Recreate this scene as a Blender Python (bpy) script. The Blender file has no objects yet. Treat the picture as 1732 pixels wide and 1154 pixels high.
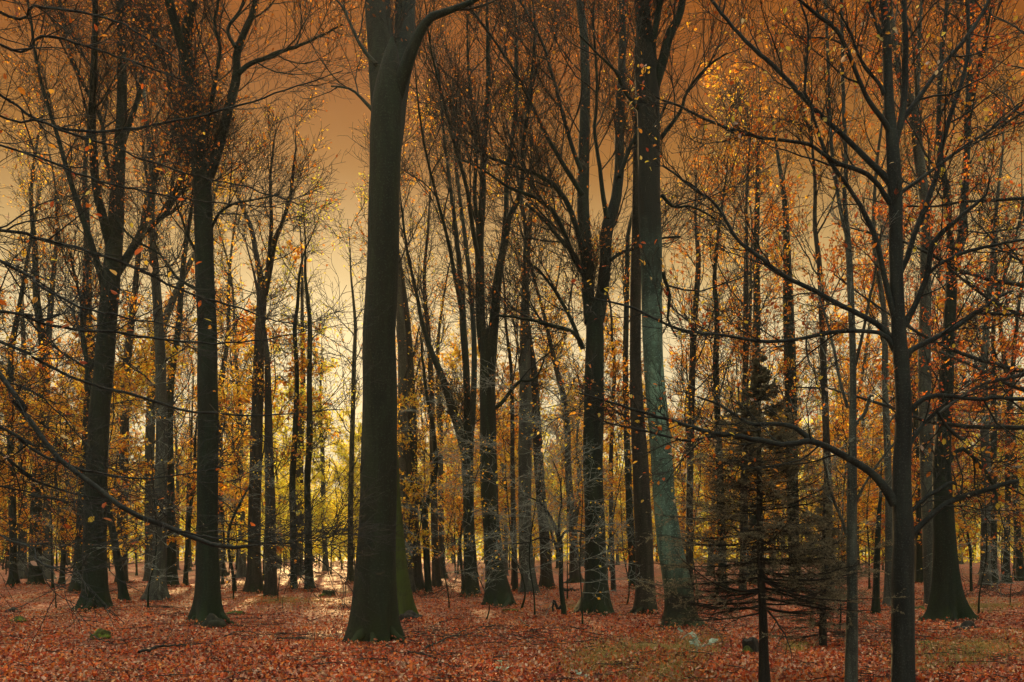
import bpy, math
import numpy as np

# ------------------------------------------------------------------ camera, sky, sun, exposure
F, HX, HY, CH = 1500.0, 866.0, 930.0, 1.6          # focal length and horizon of the photograph, eye height
scene = bpy.context.scene
COL = scene.collection
cam_d = bpy.data.cameras.new('camera')
cam = bpy.data.objects.new('camera', cam_d)
COL.objects.link(cam)
cam.location = (0, 0, CH)
cam.rotation_euler = (math.radians(90), 0, 0)
cam_d.sensor_fit = 'HORIZONTAL'
cam_d.sensor_width = 36
cam_d.lens = 36 * F / 1732
cam_d.shift_y = (HY - 577) / 1732
cam_d.clip_start = 0.1
cam_d.clip_end = 2000
scene.camera = cam

SUN_AZ, SUN_EL = math.radians(-11.5), math.radians(13.0)
SUN_DIR = (math.sin(SUN_AZ) * math.cos(SUN_EL), math.cos(SUN_AZ) * math.cos(SUN_EL), math.sin(SUN_EL))


class NT:
    """small helper to wire node trees"""
    def __init__(self, tree):
        self.t = tree
        tree.nodes.clear()

    def n(self, kind, **kw):
        nd = self.t.nodes.new(kind)
        for k, v in kw.items():
            if k == 'ins':
                for a, b in v.items():
                    if isinstance(b, tuple) and len(b) == 2 and hasattr(b[0], 'outputs'):
                        self.t.links.new(b[0].outputs[b[1]], nd.inputs[a])
                    else:
                        nd.inputs[a].default_value = b
            else:
                setattr(nd, k, v)
        return nd

    def math(self, op, a, b=0.0, c=None, clamp=False):
        nd = self.t.nodes.new('ShaderNodeMath')
        nd.operation = op
        nd.use_clamp = clamp
        for i, v in enumerate((a, b) if c is None else (a, b, c)):
            if isinstance(v, tuple):
                self.t.links.new(v[0].outputs[v[1]], nd.inputs[i])
            else:
                nd.inputs[i].default_value = v
        return (nd, 0)

    def ramp(self, fac, stops, interp='LINEAR'):
        nd = self.t.nodes.new('ShaderNodeValToRGB')
        cr = nd.color_ramp
        cr.interpolation = interp
        while len(cr.elements) > 1:
            cr.elements.remove(cr.elements[-1])
        cr.elements[0].position = stops[0][0]
        cr.elements[0].color = (*stops[0][1], 1)
        for p, c in stops[1:]:
            e = cr.elements.new(p)
            e.color = (*c, 1)
        self.t.links.new(fac[0].outputs[fac[1]], nd.inputs['Fac'])
        return (nd, 'Color')

    def mix(self, fac, a, b, blend='MIX'):
        a, b = a, b
        nd = self.t.nodes.new('ShaderNodeMix')
        nd.data_type = 'RGBA'
        nd.blend_type = blend
        for i, v in ((0, fac), (6, a), (7, b)):
            if isinstance(v, tuple) and hasattr(v[0], 'outputs'):
                self.t.links.new(v[0].outputs[v[1]], nd.inputs[i])
            elif i == 0:
                nd.inputs[i].default_value = v
            else:
                nd.inputs[i].default_value = (*v, 1)
        return (nd, 2)


world = bpy.data.worlds.new('World')
scene.world = world
world.use_nodes = True
w = NT(world.node_tree)
tc = w.n('ShaderNodeTexCoord')
sep = w.n('ShaderNodeSeparateXYZ', ins={0: (tc, 'Generated')})
K = 10.0
SKY = [(0.0, (.22, .20, .12)), (.10, (.31, .265, .155)), (.17, (.38, .31, .18)), (.24, (.355, .27, .14)), (.29, (.27, .175, .066)), (.39, (.152, .060, .008)),
       (.47, (.118, .031, .001)), (.52, (.132, .034, .0)), (.60, (.12, .036, .003)), (.80, (1.25, 1.15, .95)), (1.0, (1.95, 1.85, 1.55))]
zr = w.ramp((sep, 'Z'), SKY)
# pale cool sky overhead and behind the viewer
back = w.math('MULTIPLY_ADD', (sep, 'Y'), -1.3, .15, clamp=True)
front = w.mix(back, zr, (.40, .43, .36))
dot = w.n('ShaderNodeVectorMath', operation='DOT_PRODUCT', ins={0: (tc, 'Generated'), 1: SUN_DIR})
glow = w.math('POWER', w.math('MAXIMUM', (dot, 'Value'), 0.0), 160.0)
col = w.mix(w.math('MULTIPLY', glow, .3), front, (.46, .36, .19))
nish = w.n('ShaderNodeTexSky')
nish.sky_type = 'NISHITA'
nish.sun_disc = False
nish.sun_elevation = SUN_EL
nish.sun_rotation = SUN_AZ
nish.dust_density = 4
scaled = w.n('ShaderNodeVectorMath', operation='SCALE', ins={0: col, 'Scale': K})
nscaled = w.n('ShaderNodeVectorMath', operation='SCALE', ins={0: (nish, 'Color'), 'Scale': .01})
sm = w.n('ShaderNodeVectorMath', operation='ADD', ins={0: (scaled, 0), 1: (nscaled, 0)})
bg = w.n('ShaderNodeBackground', ins={'Color': (sm, 0), 'Strength': 1.0 / K})
w.n('ShaderNodeOutputWorld', ins={'Surface': (bg, 0)})

sun_d = bpy.data.lights.new('sun', 'SUN')
sun_d.energy = 5.0
sun_d.angle = math.radians(.6)
sun_d.color = (1, .63, .26)
sun = bpy.data.objects.new('sun', sun_d)
COL.objects.link(sun)
sun.rotation_euler = (math.radians(90) - SUN_EL, 0, math.pi - SUN_AZ)
sun.location = (-10, 60, 40)

vs = scene.view_settings
vs.view_transform = 'Standard'
vs.look = 'None'
vs.gamma = 1
vs.use_curve_mapping = False
vs.exposure = 1.18
cy = scene.cycles
cy.max_bounces = 5
cy.diffuse_bounces = 3
cy.glossy_bounces = 2
cy.transmission_bounces = 3
cy.transparent_max_bounces = 4
cy.volume_bounces = 0
cy.sample_clamp_indirect = 4
cy.use_denoising = True
cy.denoising_prefilter = 'ACCURATE'

# ------------------------------------------------------------------ materials


def new_mat(name):
    m = bpy.data.materials.new(name)
    m.use_nodes = True
    return m, NT(m.node_tree)


def bark_mat(name, dark, light, patch, patch_amt=.5, above=None, moss=None, moss_h=.6, rough=.85, vs_=1.2, bump=.8, sc=1.0):
    m, t = new_mat(name)
    tc = t.n('ShaderNodeTexCoord')
    mp = t.n('ShaderNodeMapping', ins={'Vector': (tc, 'Object'), 'Scale': (7 * sc, 7 * sc, vs_ * sc)})
    n1 = t.n('ShaderNodeTexNoise', ins={'Vector': (mp, 0), 'Scale': 3.0, 'Detail': 8.0, 'Roughness': .65})
    n2 = t.n('ShaderNodeTexNoise', ins={'Vector': (tc, 'Object'), 'Scale': 2.2 * sc, 'Detail': 6.0, 'Roughness': .6, 'Distortion': .6})
    n3 = t.n('ShaderNodeTexNoise', ins={'Vector': (tc, 'Object'), 'Scale': 38.0 * sc, 'Detail': 4.0})
    # fine horizontal lenticels of beech bark
    mp2 = t.n('ShaderNodeMapping', ins={'Vector': (tc, 'Object'), 'Scale': (4 * sc, 4 * sc, 60 * sc)})
    n4 = t.n('ShaderNodeTexNoise', ins={'Vector': (mp2, 0), 'Scale': 1.0, 'Detail': 3.0})
    c = t.mix(t.ramp((n1, 'Fac'), [(.3, (0, 0, 0)), (.7, (1, 1, 1))]), dark, light)
    pf = t.math('MULTIPLY', t.ramp((n2, 'Fac'), [(.46, (0, 0, 0)), (.58, (1, 1, 1))]), patch_amt)
    c = t.mix(pf, c, patch)
    mp3 = t.n('ShaderNodeMapping', ins={'Vector': (tc, 'Object'), 'Scale': (2.6 * sc, 2.6 * sc, .35 * sc)})
    n5 = t.n('ShaderNodeTexNoise', ins={'Vector': (mp3, 0), 'Scale': 1.6, 'Detail': 5.0, 'Distortion': .8})
    c = t.mix(1.0, c, t.ramp((n5, 'Fac'), [(.32, (.38, .40, .38)), (.5, (.95, .95, .95)), (.68, (1.75, 1.8, 1.65))]), 'MULTIPLY')
    c = t.mix(t.math('MULTIPLY', t.ramp((n3, 'Fac'), [(.56, (0, 0, 0)), (.66, (1, 1, 1))]), .5), c,
              tuple(min(1, x * 2.6 + .01) for x in light))
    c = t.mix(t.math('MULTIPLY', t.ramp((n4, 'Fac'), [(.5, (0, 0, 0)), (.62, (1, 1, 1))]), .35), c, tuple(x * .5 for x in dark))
    sp = t.n('ShaderNodeSeparateXYZ', ins={0: (tc, 'Object')})
    if above:                                   # the lichen grows on one stretch of the trunk only
        zz = t.math('MULTIPLY_ADD', (n2, 'Fac'), 3.0, (sp, 'Z'))
        hi = t.math('MULTIPLY_ADD', zz, .30, -1.9, clamp=True)
        lo = t.math('MULTIPLY_ADD', zz, -1.1, 3.2, clamp=True)
        c = t.mix(t.math('MAXIMUM', hi, lo), c, above)
    if moss:
        hz = t.math('MULTIPLY_ADD', (sp, 'Z'), -1.0 / moss_h, 1.0, clamp=True)
        mz = t.math('MULTIPLY', hz, t.ramp((n2, 'Fac'), [(.35, (0, 0, 0)), (.55, (1, 1, 1))]))
        c = t.mix(mz, c, moss)
    h = t.math('ADD', (n1, 'Fac'), t.math('MULTIPLY', (n3, 'Fac'), .25))
    h = t.math('ADD', h, t.math('MULTIPLY', (n4, 'Fac'), .3))
    bp = t.n('ShaderNodeBump', ins={'Height': h, 'Strength': bump, 'Distance': .02})
    b = t.n('ShaderNodeBsdfPrincipled', ins={'Base Color': c, 'Roughness': rough, 'Normal': (bp, 0), 'Specular IOR Level': .25})
    t.n('ShaderNodeOutputMaterial', ins={'Surface': (b, 0)})
    return m


def leaf_mat(name, stops, trans=.62, rough=.5, spec=.3):
    m, t = new_mat(name)
    at = t.n('ShaderNodeAttribute', attribute_name='tint')
    c = t.ramp((at, 'Fac'), stops)
    b = t.n('ShaderNodeBsdfPrincipled', ins={'Base Color': c, 'Roughness': rough, 'Specular IOR Level': spec})
    tr = t.n('ShaderNodeBsdfTranslucent', ins={'Color': c})
    mx = t.n('ShaderNodeMixShader', ins={0: trans, 1: (b, 0), 2: (tr, 0)})
    t.n('ShaderNodeOutputMaterial', ins={'Surface': (mx, 0)})
    return m


BARK = {
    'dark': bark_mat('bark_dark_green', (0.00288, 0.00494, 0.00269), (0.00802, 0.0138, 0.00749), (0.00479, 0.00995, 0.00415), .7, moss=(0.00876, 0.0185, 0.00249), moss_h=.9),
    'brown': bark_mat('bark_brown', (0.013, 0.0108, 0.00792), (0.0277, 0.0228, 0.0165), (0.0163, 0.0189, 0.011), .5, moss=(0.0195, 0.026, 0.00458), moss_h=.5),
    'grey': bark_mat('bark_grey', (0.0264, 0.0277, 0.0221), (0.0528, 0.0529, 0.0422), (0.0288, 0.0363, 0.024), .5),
    'teal': bark_mat('bark_teal', (0.0441, 0.0759, 0.0567), (0.0798, 0.129, 0.0987), (0.021, 0.0345, 0.0231), .55, above=(0.00924, 0.0101, 0.0063), moss=(0.021, 0.0276, 0.0084), moss_h=1.4),
    'slate': bark_mat('bark_slate', (0.00666, 0.00755, 0.00663), (0.0166, 0.0188, 0.0161), (0.0111, 0.0137, 0.0111), .6, sc=1.8, bump=.3),
    'pale': bark_mat('bark_pale', (0.0357, 0.0382, 0.0311), (0.0672, 0.072, 0.0605), (0.021, 0.0252, 0.0194), .6, sc=2.2, bump=.3),
    'mossy': bark_mat('bark_mossy', (0.0107, 0.0151, 0.00426), (0.0249, 0.032, 0.00888), (0.0302, 0.0434, 0.00639), .9, moss=(0.0355, 0.0491, 0.0071), moss_h=6),
    'flaky': bark_mat('bark_flaky', (0.00999, 0.0107, 0.00733), (0.0283, 0.0284, 0.02), (0.0433, 0.0444, 0.0333), .55, moss=(0.0166, 0.0195, 0.00666), moss_h=.4, sc=2.4, bump=.9),
    'twig': bark_mat('bark_twig', (0.0074, 0.00762, 0.0057), (0.0157, 0.0162, 0.0123), (0.0171, 0.0201, 0.0157), .5, sc=2, bump=.1),
    'twig_pale': bark_mat('bark_twig_pale', (0.109, 0.122, 0.109), (0.205, 0.224, 0.198), (0.0768, 0.0845, 0.0742), .5, sc=2, bump=.1),
    'spruce': bark_mat('bark_spruce', (0.0096, 0.00768, 0.00576), (0.0216, 0.0173, 0.0134), (0.0144, 0.0144, 0.0096), .5, sc=3, bump=.8),
}
LEAF = {
    'rust': leaf_mat('leaves_rust', [(0, (.20, .045, .008)), (.4, (.40, .12, .013)), (.75, (.52, .20, .02)), (1, (.58, .29, .035))]),
    'orange': leaf_mat('leaves_orange', [(0, (.28, .065, .008)), (.3, (.54, .18, .014)), (.6, (.70, .33, .02)), (.85, (.74, .46, .035)), (1, (.60, .44, .05))]),
    'amber': leaf_mat('leaves_amber', [(0, (.42, .14, .012)), (.35, (.68, .36, .02)), (.7, (.78, .54, .04)), (1, (.62, .58, .07))]),
    'yellow': leaf_mat('leaves_yellow', [(0, (.58, .36, .02)), (.4, (.78, .64, .03)), (.75, (.82, .76, .07)), (1, (.55, .66, .07))], trans=.6),
    'russet': leaf_mat('leaves_russet', [(0, (.20, .035, .008)), (.4, (.42, .085, .012)), (.75, (.58, .17, .02)), (1, (.66, .32, .04))]),
    'mixed': leaf_mat('leaves_mixed', [(0, (.25, .04, .012)), (.25, (.42, .10, .014)), (.5, (.52, .20, .02)), (.7, (.60, .34, .04)), (.85, (.55, .44, .05)), (1, (.52, .38, .30))]),
    'brown': leaf_mat('leaves_brown', [(0, (.10, .035, .012)), (.5, (.21, .075, .02)), (1, (.34, .14, .035))]),
    'litter': leaf_mat('leaves_litter', [(0, (.06, .024, .020)), (.14, (.13, .035, .024)), (.28, (.30, .040, .014)), (.44, (.44, .075, .018)), (.56, (.52, .15, .025)), (.66, (.38, .12, .05)),
                                         (.78, (.35, .155, .10)), (.90, (.46, .30, .20)), (1, (.50, .21, .04))], trans=.15, rough=.6, spec=.15),
    'frond': leaf_mat('leaves_pale_green', [(0, (.16, .25, .19)), (1, (.36, .46, .36))], trans=.4),
    'needle': leaf_mat('needles_brown_green', [(0, (.085, .078, .045)), (.6, (.165, .150, .088)), (1, (.25, .20, .12))], trans=.35),
    'grass': leaf_mat('grass_blades', [(0, (.14, .12, .03)), (.5, (.22, .20, .05)), (1, (.36, .25, .09))], trans=.4),
    'moss': None,
}


def moss_mat():
    m, t = new_mat('moss')
    tc = t.n('ShaderNodeTexCoord')
    n = t.n('ShaderNodeTexNoise', ins={'Vector': (tc, 'Object'), 'Scale': 9.0, 'Detail': 8.0, 'Roughness': .7})
    c = t.ramp((n, 'Fac'), [(.32, (.018, .016, .010)), (.5, (.05, .055, .014)), (.62, (.10, .125, .018)), (.8, (.15, .17, .035))])
    bp = t.n('ShaderNodeBump', ins={'Height': (n, 'Fac'), 'Strength': 1.0, 'Distance': .04})
    b = t.n('ShaderNodeBsdfPrincipled', ins={'Base Color': c, 'Roughness': .95, 'Normal': (bp, 0), 'Specular IOR Level': .1})
    t.n('ShaderNodeOutputMaterial', ins={'Surface': (b, 0)})
    return m


LEAF['moss'] = moss_mat()


def ground_mat():
    m, t = new_mat('forest_floor')
    tc = t.n('ShaderNodeTexCoord')
    wob = t.n('ShaderNodeTexNoise', ins={'Vector': (tc, 'Object'), 'Scale': 6.0, 'Detail': 3.0})
    vec = t.n('ShaderNodeVectorMath', operation='MULTIPLY_ADD', ins={0: (wob, 'Color'), 1: (.10, .10, .1), 2: (tc, 'Object')})
    v1 = t.n('ShaderNodeTexVoronoi', ins={'Vector': (vec, 0), 'Scale': 13.0})
    s1 = t.n('ShaderNodeSeparateColor', ins={0: (v1, 'Color')})
    leafc = t.ramp((s1, 0), [(0, (.04, .014, .010)), (.25, (.11, .026, .013)), (.5, (.25, .050, .020)), (.7, (.32, .095, .04)), (.87, (.34, .17, .11)), (1, (.46, .25, .17))])
    big = t.n('ShaderNodeTexNoise', ins={'Vector': (tc, 'Object'), 'Scale': .22, 'Detail': 5.0, 'Roughness': .6})
    c = t.mix(t.math('MULTIPLY', t.ramp((big, 'Fac'), [(.42, (0, 0, 0)), (.62, (1, 1, 1))]), .5), leafc, (.085, .045, .024))
    gr = t.n('ShaderNodeTexNoise', ins={'Vector': (tc, 'Object'), 'Scale': .11, 'Detail': 5.0, 'Roughness': .6})
    c = t.mix(t.math('MULTIPLY', t.ramp((gr, 'Fac'), [(.55, (0, 0, 0)), (.68, (1, 1, 1))]), .5), c, (.12, .10, .028))
    n = t.n('ShaderNodeTexNoise', ins={'Vector': (tc, 'Object'), 'Scale': 25.0, 'Detail': 4.0})
    h = t.math('ADD', (v1, 'Distance'), (n, 'Fac'))
    bp = t.n('ShaderNodeBump', ins={'Height': h, 'Strength': .8, 'Distance': .05})
    b = t.n('ShaderNodeBsdfPrincipled', ins={'Base Color': c, 'Roughness': .7, 'Normal': (bp, 0), 'Specular IOR Level': .1})
    t.n('ShaderNodeOutputMaterial', ins={'Surface': (b, 0)})
    return m


# ------------------------------------------------------------------ geometry helpers
def nrm(a):
    return a / np.maximum(np.linalg.norm(a, axis=-1, keepdims=True), 1e-9)


def px(x, y, Y):
    return np.array([(x - HX) / F * Y, Y, CH + (HY - y) / F * Y])


def mk(name, batches, mat, parent=None, smooth=True):
    """one mesh object from (verts, faces, tint or None) batches"""
    V, LV, LS, tint, off, lo = [], [], [], [], 0, 0
    has = any(b[2] is not None for b in batches)
    for v, f, ti in batches:
        if len(f) == 0:
            continue
        V.append(v)
        LV.append((f + off).ravel())
        LS.append(lo + np.arange(len(f)) * f.shape[1])
        lo += f.size
        off += len(v)
        if has:
            tint.append(ti if ti is not None else np.zeros(len(v)))
    V = np.concatenate(V).astype(np.float32)
    LV = np.concatenate(LV).astype(np.int32)
    LS = np.concatenate(LS).astype(np.int32)
    me = bpy.data.meshes.new(name)
    me.vertices.add(len(V))
    me.vertices.foreach_set('co', V.ravel())
    me.loops.add(len(LV))
    me.loops.foreach_set('vertex_index', LV)
    me.polygons.add(len(LS))
    me.polygons.foreach_set('loop_start', LS)
    me.polygons.foreach_set('use_smooth', np.full(len(LS), smooth))
    if has:
        a = me.attributes.new('tint', 'FLOAT', 'POINT')
        a.data.foreach_set('value', np.concatenate(tint).astype(np.float32))
    me.update(calc_edges=True)
    me.materials.append(mat)
    o = bpy.data.objects.new(name, me)
    COL.objects.link(o)
    if parent:
        o.parent = parent
    return o


def thing(name, label, cat, loc=(0, 0, 0), group=None):
    o = bpy.data.objects.new(name, None)
    o.empty_display_size = .3
    COL.objects.link(o)
    o.location = loc
    return tag(o, label, cat, group)


def tag(o, label, cat, group=None):
    o['label'] = label
    o['category'] = cat
    if group:
        o['group'] = group
    return o


def spline(pts, n, bias=1.0):
    """Catmull-Rom through rows of pts (any number of columns), n samples evenly spaced by length"""
    p = np.asarray(pts, float)
    if len(p) < 3:
        t = np.linspace(0, 1, n)[:, None]
        return p[0] * (1 - t) + p[-1] * t
    q = np.vstack([2 * p[0] - p[1], p, 2 * p[-1] - p[-2]])
    out = []
    for i in range(len(p) - 1):
        a, b, c, d = q[i:i + 4]
        t = np.linspace(0, 1, 12, endpoint=False)[:, None]
        out.append(.5 * ((2 * b) + (c - a) * t + (2 * a - 5 * b + 4 * c - d) * t ** 2 + (3 * b - a - 3 * c + d) * t ** 3))
    out = np.vstack(out + [p[-1:]])
    s = np.r_[0, np.cumsum(np.linalg.norm(np.diff(out[:, :3], axis=0), axis=1))]
    u = np.linspace(0, 1, n) ** bias * s[-1]
    return np.stack([np.interp(u, s, out[:, j]) for j in range(out.shape[1])], 1)


def tubes(P, R, s, mod=None):
    n, k, _ = P.shape
    T = nrm(np.gradient(P, axis=1))
    ref = np.eye(3)[np.argmin(np.abs(P[:, -1] - P[:, 0]), 1)][:, None, :]
    U = nrm(np.cross(T, ref))
    W = np.cross(T, U)
    a = np.arange(s) * 2 * np.pi / s
    rr = R[:, :, None] * np.ones(s)
    if mod is not None:
        rr = rr * mod(P, a)
    v = P[:, :, None, :] + rr[..., None] * (np.cos(a)[:, None] * U[:, :, None, :] + np.sin(a)[:, None] * W[:, :, None, :])
    ix = np.arange(n * k * s).reshape(n, k, s)
    i0, i1 = ix[:, :-1], ix[:, 1:]
    f = np.stack([i0, np.roll(i0, -1, 2), np.roll(i1, -1, 2), i1], -1).reshape(-1, 4)
    return v.reshape(-1, 3), f, None


def lerp_rows(A, t):
    """value of each row's polyline A (n,k,...) at t (n,m) in 0..1"""
    n, k = A.shape[:2]
    x = t * (k - 1)
    i = np.clip(x.astype(int), 0, k - 2)
    fr = (x - i)
    r = np.arange(n)[:, None]
    if A.ndim == 3:
        fr = fr[..., None]
    return A[r, i] * (1 - fr) + A[r, i + 1] * fr


def spawn(rng, P, R, m, L, t=(.2, 1), ang=(30, 55), k=5, up=.2, wig=.12, ratio=.6, rmin=.003, slender=.02, flat=0., fall=.5):
    """m children on every parent branch: returns their polylines and radii"""
    n = len(P)
    u = (np.arange(m)[None] + rng.random((n, m))) / m
    tt = t[0] + (t[1] - t[0]) * u
    pos = lerp_rows(P, tt).reshape(-1, 3)
    tan = nrm(lerp_rows(nrm(np.gradient(P, axis=1)), tt).reshape(-1, 3))
    r0 = lerp_rows(R, tt).reshape(-1)
    N = n * m
    q = rng.normal(size=(N, 3))
    q[:, 2] *= (1 - flat)
    perp = nrm(q - (q * tan).sum(1, keepdims=True) * tan)
    a = np.radians(rng.uniform(*ang, N))[:, None]
    d = np.cos(a) * tan + np.sin(a) * perp
    ln = L * rng.uniform(.55, 1.25, N) * (1 - fall * tt.reshape(-1))
    C = np.empty((N, k, 3))
    C[:, 0] = pos
    for j in range(1, k):
        d = d + rng.normal(size=(N, 3)) * wig
        d[:, 2] += up
        d = nrm(d)
        C[:, j] = C[:, j - 1] + d * (ln / (k - 1))[:, None]
    ra = np.maximum(np.minimum(r0 * ratio, ln * slender), rmin)
    rad = np.maximum(ra[:, None] * (1 - .75 * np.linspace(0, 1, k) ** 1.1), rmin * .7)
    return C, rad


def leaves(rng, pos, d, size, shape='diamond', tilt=.55):
    """leaf blades at pos, pointing along d, roughly level"""
    N = len(pos)
    d = d + rng.normal(size=(N, 3)) * .7
    d[:, 2] -= .15
    d = nrm(d)
    up = np.array([0, 0, 1.]) + rng.normal(size=(N, 3)) * tilt
    s = nrm(np.cross(up, d))
    nn = np.cross(d, s)
    L = (size * rng.uniform(.5, 1.3, N))[:, None]
    W = L * rng.uniform(.24, .36, N)[:, None]
    tint = rng.random(N)
    if shape == 'diamond':
        v = np.stack([pos, pos + d * L * .5 + s * W + nn * W * .25, pos + d * L, pos + d * L * .5 - s * W + nn * W * .25], 1)
        f = np.arange(N * 4).reshape(N, 4)
        return v.reshape(-1, 3), f, np.repeat(tint, 4)
    # an ovate blade folded along its midrib: 7 points, 6 triangles worth as two quads + two triangles (stored as quads)
    c = rng.uniform(-.1, .35, N)[:, None]
    def pt(a, b):
        return pos + d * L * a + s * W * b + nn * (np.abs(b) * W * .35 - L * c * a * a * .5)
    v = np.stack([pt(0, 0), pt(.28, .85), pt(.62, .9), pt(1, 0), pt(.62, -.9), pt(.28, -.85), pt(.3, 0), pt(.65, 0)], 1)
    b = (np.arange(N) * 8)[:, None, None]
    f = (np.array([[0, 6, 1, 1], [6, 7, 2, 1], [7, 3, 2, 2], [0, 5, 6, 6], [5, 4, 7, 6], [4, 3, 7, 7]])[None] + b)
    q = f[:, [1, 4]].reshape(-1, 4)
    tri = f[:, [0, 2, 3, 5]][:, :, :3].reshape(-1, 3)
    return (v.reshape(-1, 3), q, np.repeat(tint, 8)), (v.reshape(-1, 3), tri, np.repeat(tint, 8))


def leaf_batches(rng, P, per, size, shape='diamond', t=(.15, 1), tilt=.55, clump=0.):
    """leaves strewn along the twigs P; per may be fractional"""
    n = len(P)
    m = int(math.ceil(per * (2 if clump else 1)))
    tt = rng.uniform(t[0], t[1], (n, m))
    pos = lerp_rows(P, tt).reshape(-1, 3)
    tan = np.repeat(nrm(P[:, -1] - P[:, 0]), m, 0)
    w = np.ones(n * m)
    if clump:                                               # bunches and gaps through the crown
        f = 0
        for _ in range(5):
            f = f + np.sin(pos @ (rng.normal(size=3) * 6.283 / clump) + rng.uniform(0, 6.28))
        w = np.clip(.75 + .75 * f, .04, 2.6)
    keep = rng.random(n * m) < w * per / m
    r = leaves(rng, pos[keep], tan[keep], size, shape, tilt)
    return [r] if shape == 'diamond' else list(r)


def ground_z(x, y):
    return (.07 * np.sin(x * .55 + 1.3) * np.cos(y * .37) + .045 * np.sin(x * 1.3 + y * .9) + .035 * np.sin(y * 1.7 - x * .6)) * np.clip((y - 2) / 8, 0, 1)


BASES = []                                                 # feet of the nearer trees, where leaves pile up
# ------------------------------------------------------------------ tree builder
def trunk_mod(rng, base_z, amp):
    ph = rng.uniform(0, 6.28, 8)
    nl = rng.integers(4, 8)

    def f(P, a):
        z = P[:, :, 2:3] - base_z
        fl = np.exp(-np.maximum(z, 0) / .34)
        lob = 1.5 * (.5 + .5 * np.sin(nl * a + ph[0] + .5 * np.sin(a + ph[7]))) ** 2.2 - .55 + np.sin((nl - 2) * a + ph[1]) * .35 + .22 * np.sin((2 * nl + 1) * a + ph[5])
        fl = fl + .18 * np.exp(-np.maximum(z, 0) / 1.4)
        low = .035 * np.sin(2 * a + ph[2] + z * .5) + .03 * np.sin(3 * a + ph[3] - z * .9) + .02 * np.sin(z * 2.1 + ph[4] + a) + .018 * np.sin(5 * a + z * 3.2 + ph[6])
        return 1 + low + fl * amp * lob
    return f


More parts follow.
